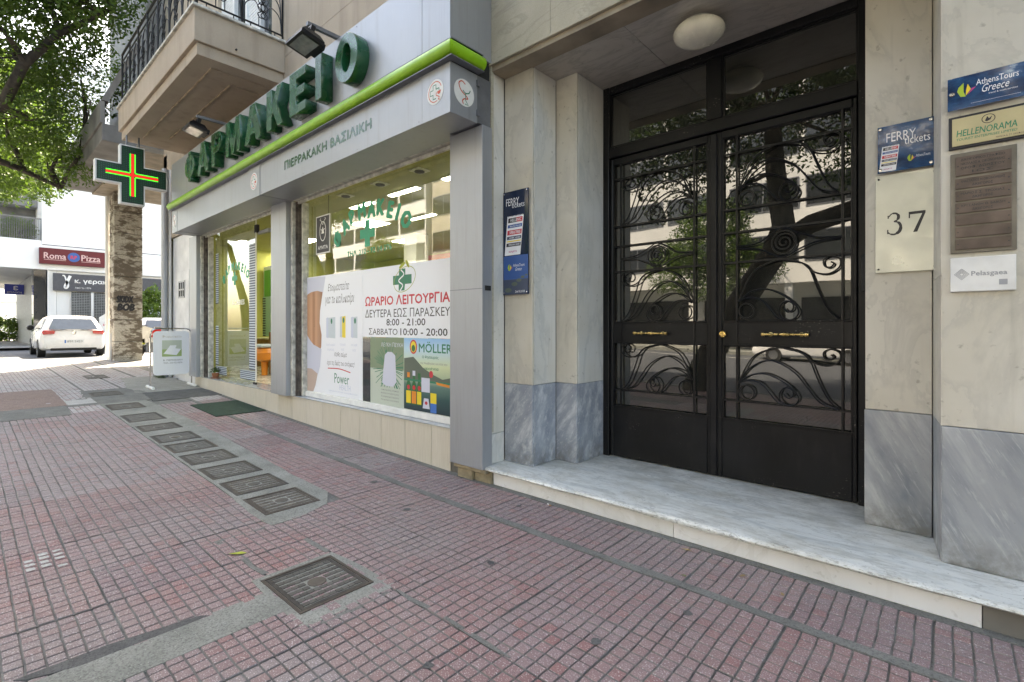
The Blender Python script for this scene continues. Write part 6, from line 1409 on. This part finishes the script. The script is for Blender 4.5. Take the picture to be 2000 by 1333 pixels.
# ------------------------------------------------------------------ vehicles
def rring(x, z0_, z1_, hw, n=5, rr=.14):
    pts = []
    r = min(rr, (z1_ - z0_) / 2.1)
    for cx, cz, s0 in ((hw - r, z1_ - r, 0), (-hw + r, z1_ - r, 90), (-hw + r, z0_ + r, 180), (hw - r, z0_ + r, 270)):
        for k in range(n): a = R_(s0 + 90 * k / (n - 1)); pts.append((x, cx + r * math.cos(a), cz + r * math.sin(a)))
    return pts
def loft(mb, rings, m=0):
    n = len(rings[0]); vs = [p for r in rings for p in r]; fs = [(i * n + k, i * n + (k + 1) % n, (i + 1) * n + (k + 1) % n, (i + 1) * n + k) for i in range(len(rings) - 1) for k in range(n)]
    mb.add(vs, fs + [tuple(range(n)), tuple((len(rings) - 1) * n + k for k in range(n))], m)
def car(label, paint, group=None):
    """rear at x=0, front towards -x, centred on y=0, wheels on z=0"""
    t = thing('parked_car', label, 'car', (0, 0, 0), group); mb = MB()
    loft(mb, [rring(*s_) for s_ in ((.02, .34, .62, .74), (0.0, .30, .70, .80), (-.10, .26, .93, .86), (-.35, .24, .99, .885), (-1.2, .22, .98, .89), (-2.6, .22, .96, .89), (-3.3, .23, .92, .88), (-3.8, .25, .80, .84), (-4.1, .30, .66, .74), (-4.18, .34, .56, .62))])
    # greenhouse
    def gring(z, xr, xf, hw, r=.18):
        p = []
        for cx, cy, s0 in ((xr - r, hw - r, 0), (xf + r, hw - r, 90), (xf + r, -hw + r, 180), (xr - r, -hw + r, 270)):
            for k in range(5): a = R_(s0 + 90 * k / 4); p.append((cx + r * math.cos(a), cy + r * math.sin(a), z))
        return p
    loft(mb, [gring(.94, -.08, -3.05, .83), gring(1.2, -.25, -2.65, .73), gring(1.40, -.42, -2.25, .64), gring(1.46, -.62, -2.05, .55), gring(1.48, -.95, -1.8, .40)])
    mb.build('body', paint, t, smooth=True)
    lo = lambda z, a, b, z0_, z1_: a + (b - a) * (z - z0_) / (z1_ - z0_)
    q = MB(); q.quad([(-.085, -.66, .98), (-.085, .66, .98), (-.40, .52, 1.365), (-.40, -.52, 1.365)]); 
    for i in range(4): pass
    q.v = [(x + .03, y, z) for x, y, z in q.v]; q.build('rear_window', 'carglass', t)
    for s_ in (-1, 1):
        q = MB(); q.quad([(-.45, s_ * .828, 1.0), (-1.30, s_ * .84, 1.0), (-1.30, s_ * .665, 1.37), (-.62, s_ * .655, 1.36)]); q.quad([(-1.38, s_ * .84, 1.0), (-2.75, s_ * .835, 1.0), (-2.3, s_ * .665, 1.36), (-1.38, s_ * .665, 1.37)]); q.build('side_window', 'carglass', t)
        q = MB(); q.prism([(-.02, s_ * .52, .83), (-.02, s_ * .80, .80), (-.02, s_ * .84, .88), (-.02, s_ * .80, .95), (-.02, s_ * .50, .93)], (-.09, 0, 0)); q.v = [(x + .055 - abs(y) * .05, y, z) for x, y, z in q.v]; q.build('tail_light', 'redlamp', t)
        q = MB(); q.lathe([(.0, 0), (.09, -.02), (.11, -.10), (.05, -.16)], (-2.35, s_ * (.95), 1.04), 'X', 10); q.build('wing_mirror', 'iron', t, smooth=True)
        q = MB(); q.box(.004, .016, s_ * .62 - .1, s_ * .62 + .1, .36, .40); q.build('reflector', 'redlamp', t)
    MB().box(.003, .02, -.26, .26, .50, .61).build('number_plate', 'pale', t); mb = MB(); text(mb, 'ΙΡΜ 5423', (-.19, .22, .52, .59), .0215, '+X'); mb.build('lettering', 'inkgrey', t); MB().box(.0205, .022, -.26, -.22, .50, .61).build('plate_band', 'sky_b', t)
    MB().lathe([(.055, 0), (.05, .012), (.0, .014)], (-.045, 0, .86), 'X', 14).build('badge', 'chrome', t)
    MB().bbox(-.12, .025, -.62, .62, .24, .335, .02).build('rear_diffuser', 'rubber', t)
    for x in (-.72, -3.3):
        for s_ in (-1, 1):
            o = MB().lathe([(.20, -.1), (.31, -.1), (.32, -.07), (.32, .07), (.31, .1), (.2, .1)], (x, s_ * .80, .32), 'Y', 20).build('wheel', 'rubber', t, smooth=True); MB().lathe([(.19, -.105), (.19, .105)], (x, s_ * .80, .32), 'Y', 12).build('rim', 'chrome', o)
    return t
c1 = car('white hatchback parked with its tail to the camera in the sunlit side street', 'carwhite')
c1.location = (-23.3, 2.72, .232)
dup(c1, Matrix.Translation((-25.6, 5.9, .232)) @ Matrix.Translation(-c1.location), 'second white car behind the red and white motorcycle')
dup(c1, Matrix.Translation((-2.2, -15.2, -.16)) @ Matrix.Rotation(0, 4, 'Z') @ Matrix.Translation(-c1.location), 'white car parked at the far kerb, mirrored in the right door leaf')
c4 = dup(c1, Matrix.Translation((-19.5, -13.9, .1)) @ Matrix.Translation(-c1.location), 'white car parked at the far kerb, mirrored in the striped shop glass')
M['limep2'] = flat('yellow_lamp', (.45, .5, .05), .2)
# motorcycle
mc = thing('motorcycle', 'red and white motorcycle parked between the column and the shop corner', 'motorcycle', (-19.4, 3.78, .232))
ox, oy, oz = -19.4, 3.78, .232
for nm, y_ in (('wheel', -.12), ('wheel', .95)):
    o = MB().lathe([(.22, -.05), (.30, -.05), (.31, 0), (.30, .05), (.22, .05)], (ox, oy + y_, oz + .31), 'X', 20).build(nm, 'rubber', mc, smooth=True); MB().lathe([(.05, -.06), (.05, .06)], (ox, oy + y_, oz + .31), 'X', 8).build('hub', 'chrome', o)
q = MB(); q.prism([(ox - .12, oy - .15, oz + .75), (ox - .12, oy + .15, oz + .55), (ox - .12, oy + .6, oz + .6), (ox - .12, oy + .95, oz + .95), (ox - .12, oy + .5, oz + .98), (ox - .12, oy + .1, oz + 1.12)], (.24, 0, 0)); q.build('fairing', 'white', mc)
q = MB(); q.prism([(ox - .13, oy + .35, oz + .85), (ox - .13, oy + .9, oz + .88), (ox - .13, oy + .95, oz + .97), (ox - .13, oy + .4, oz + 1.0)], (.26, 0, 0)); q.build('tank', 'redlamp', mc); q = MB(); q.prism([(ox + .122, oy + .28, oz + .72), (ox + .122, oy + .85, oz + .80), (ox + .122, oy + .88, oz + .93), (ox + .122, oy + .45, oz + .92)], (.004, 0, 0)); q.build('side_stripe', 'redlamp', mc); MB().bbox(ox - .1, ox + .12, oy + .0, oy + .2, oz + .50, oz + .72, .03).build('front_lamp', 'limep2', mc)
MB().bbox(ox - .14, ox + .14, oy + .45, oy + 1.1, oz + 1.0, oz + 1.07, .02).build('seat', 'rubber', mc)
MB().bbox(ox - .12, ox + .12, oy + .25, oy + .7, oz + .25, oz + .58, .03).build('engine', 'alu_dark', mc)
MB().tube([(ox - .08, oy - .12, oz + .31), (ox - .08, oy + .08, oz + 1.05)], .03, 8).tube([(ox + .08, oy - .12, oz + .31), (ox + .08, oy + .08, oz + 1.05)], .03, 8).build('fork', 'chrome', mc)
MB().tube([(ox - .36, oy + .18, oz + 1.12), (ox - .1, oy + .1, oz + 1.1), (ox + .1, oy + .1, oz + 1.1), (ox + .36, oy + .18, oz + 1.12)], .016, 8).build('handlebar', 'iron', mc)
MB().lathe([(.09, 0), (.08, -.05), (0, -.08)], (ox, oy - .05, oz + .92), 'Y', 14).build('headlight', 'lens', mc)
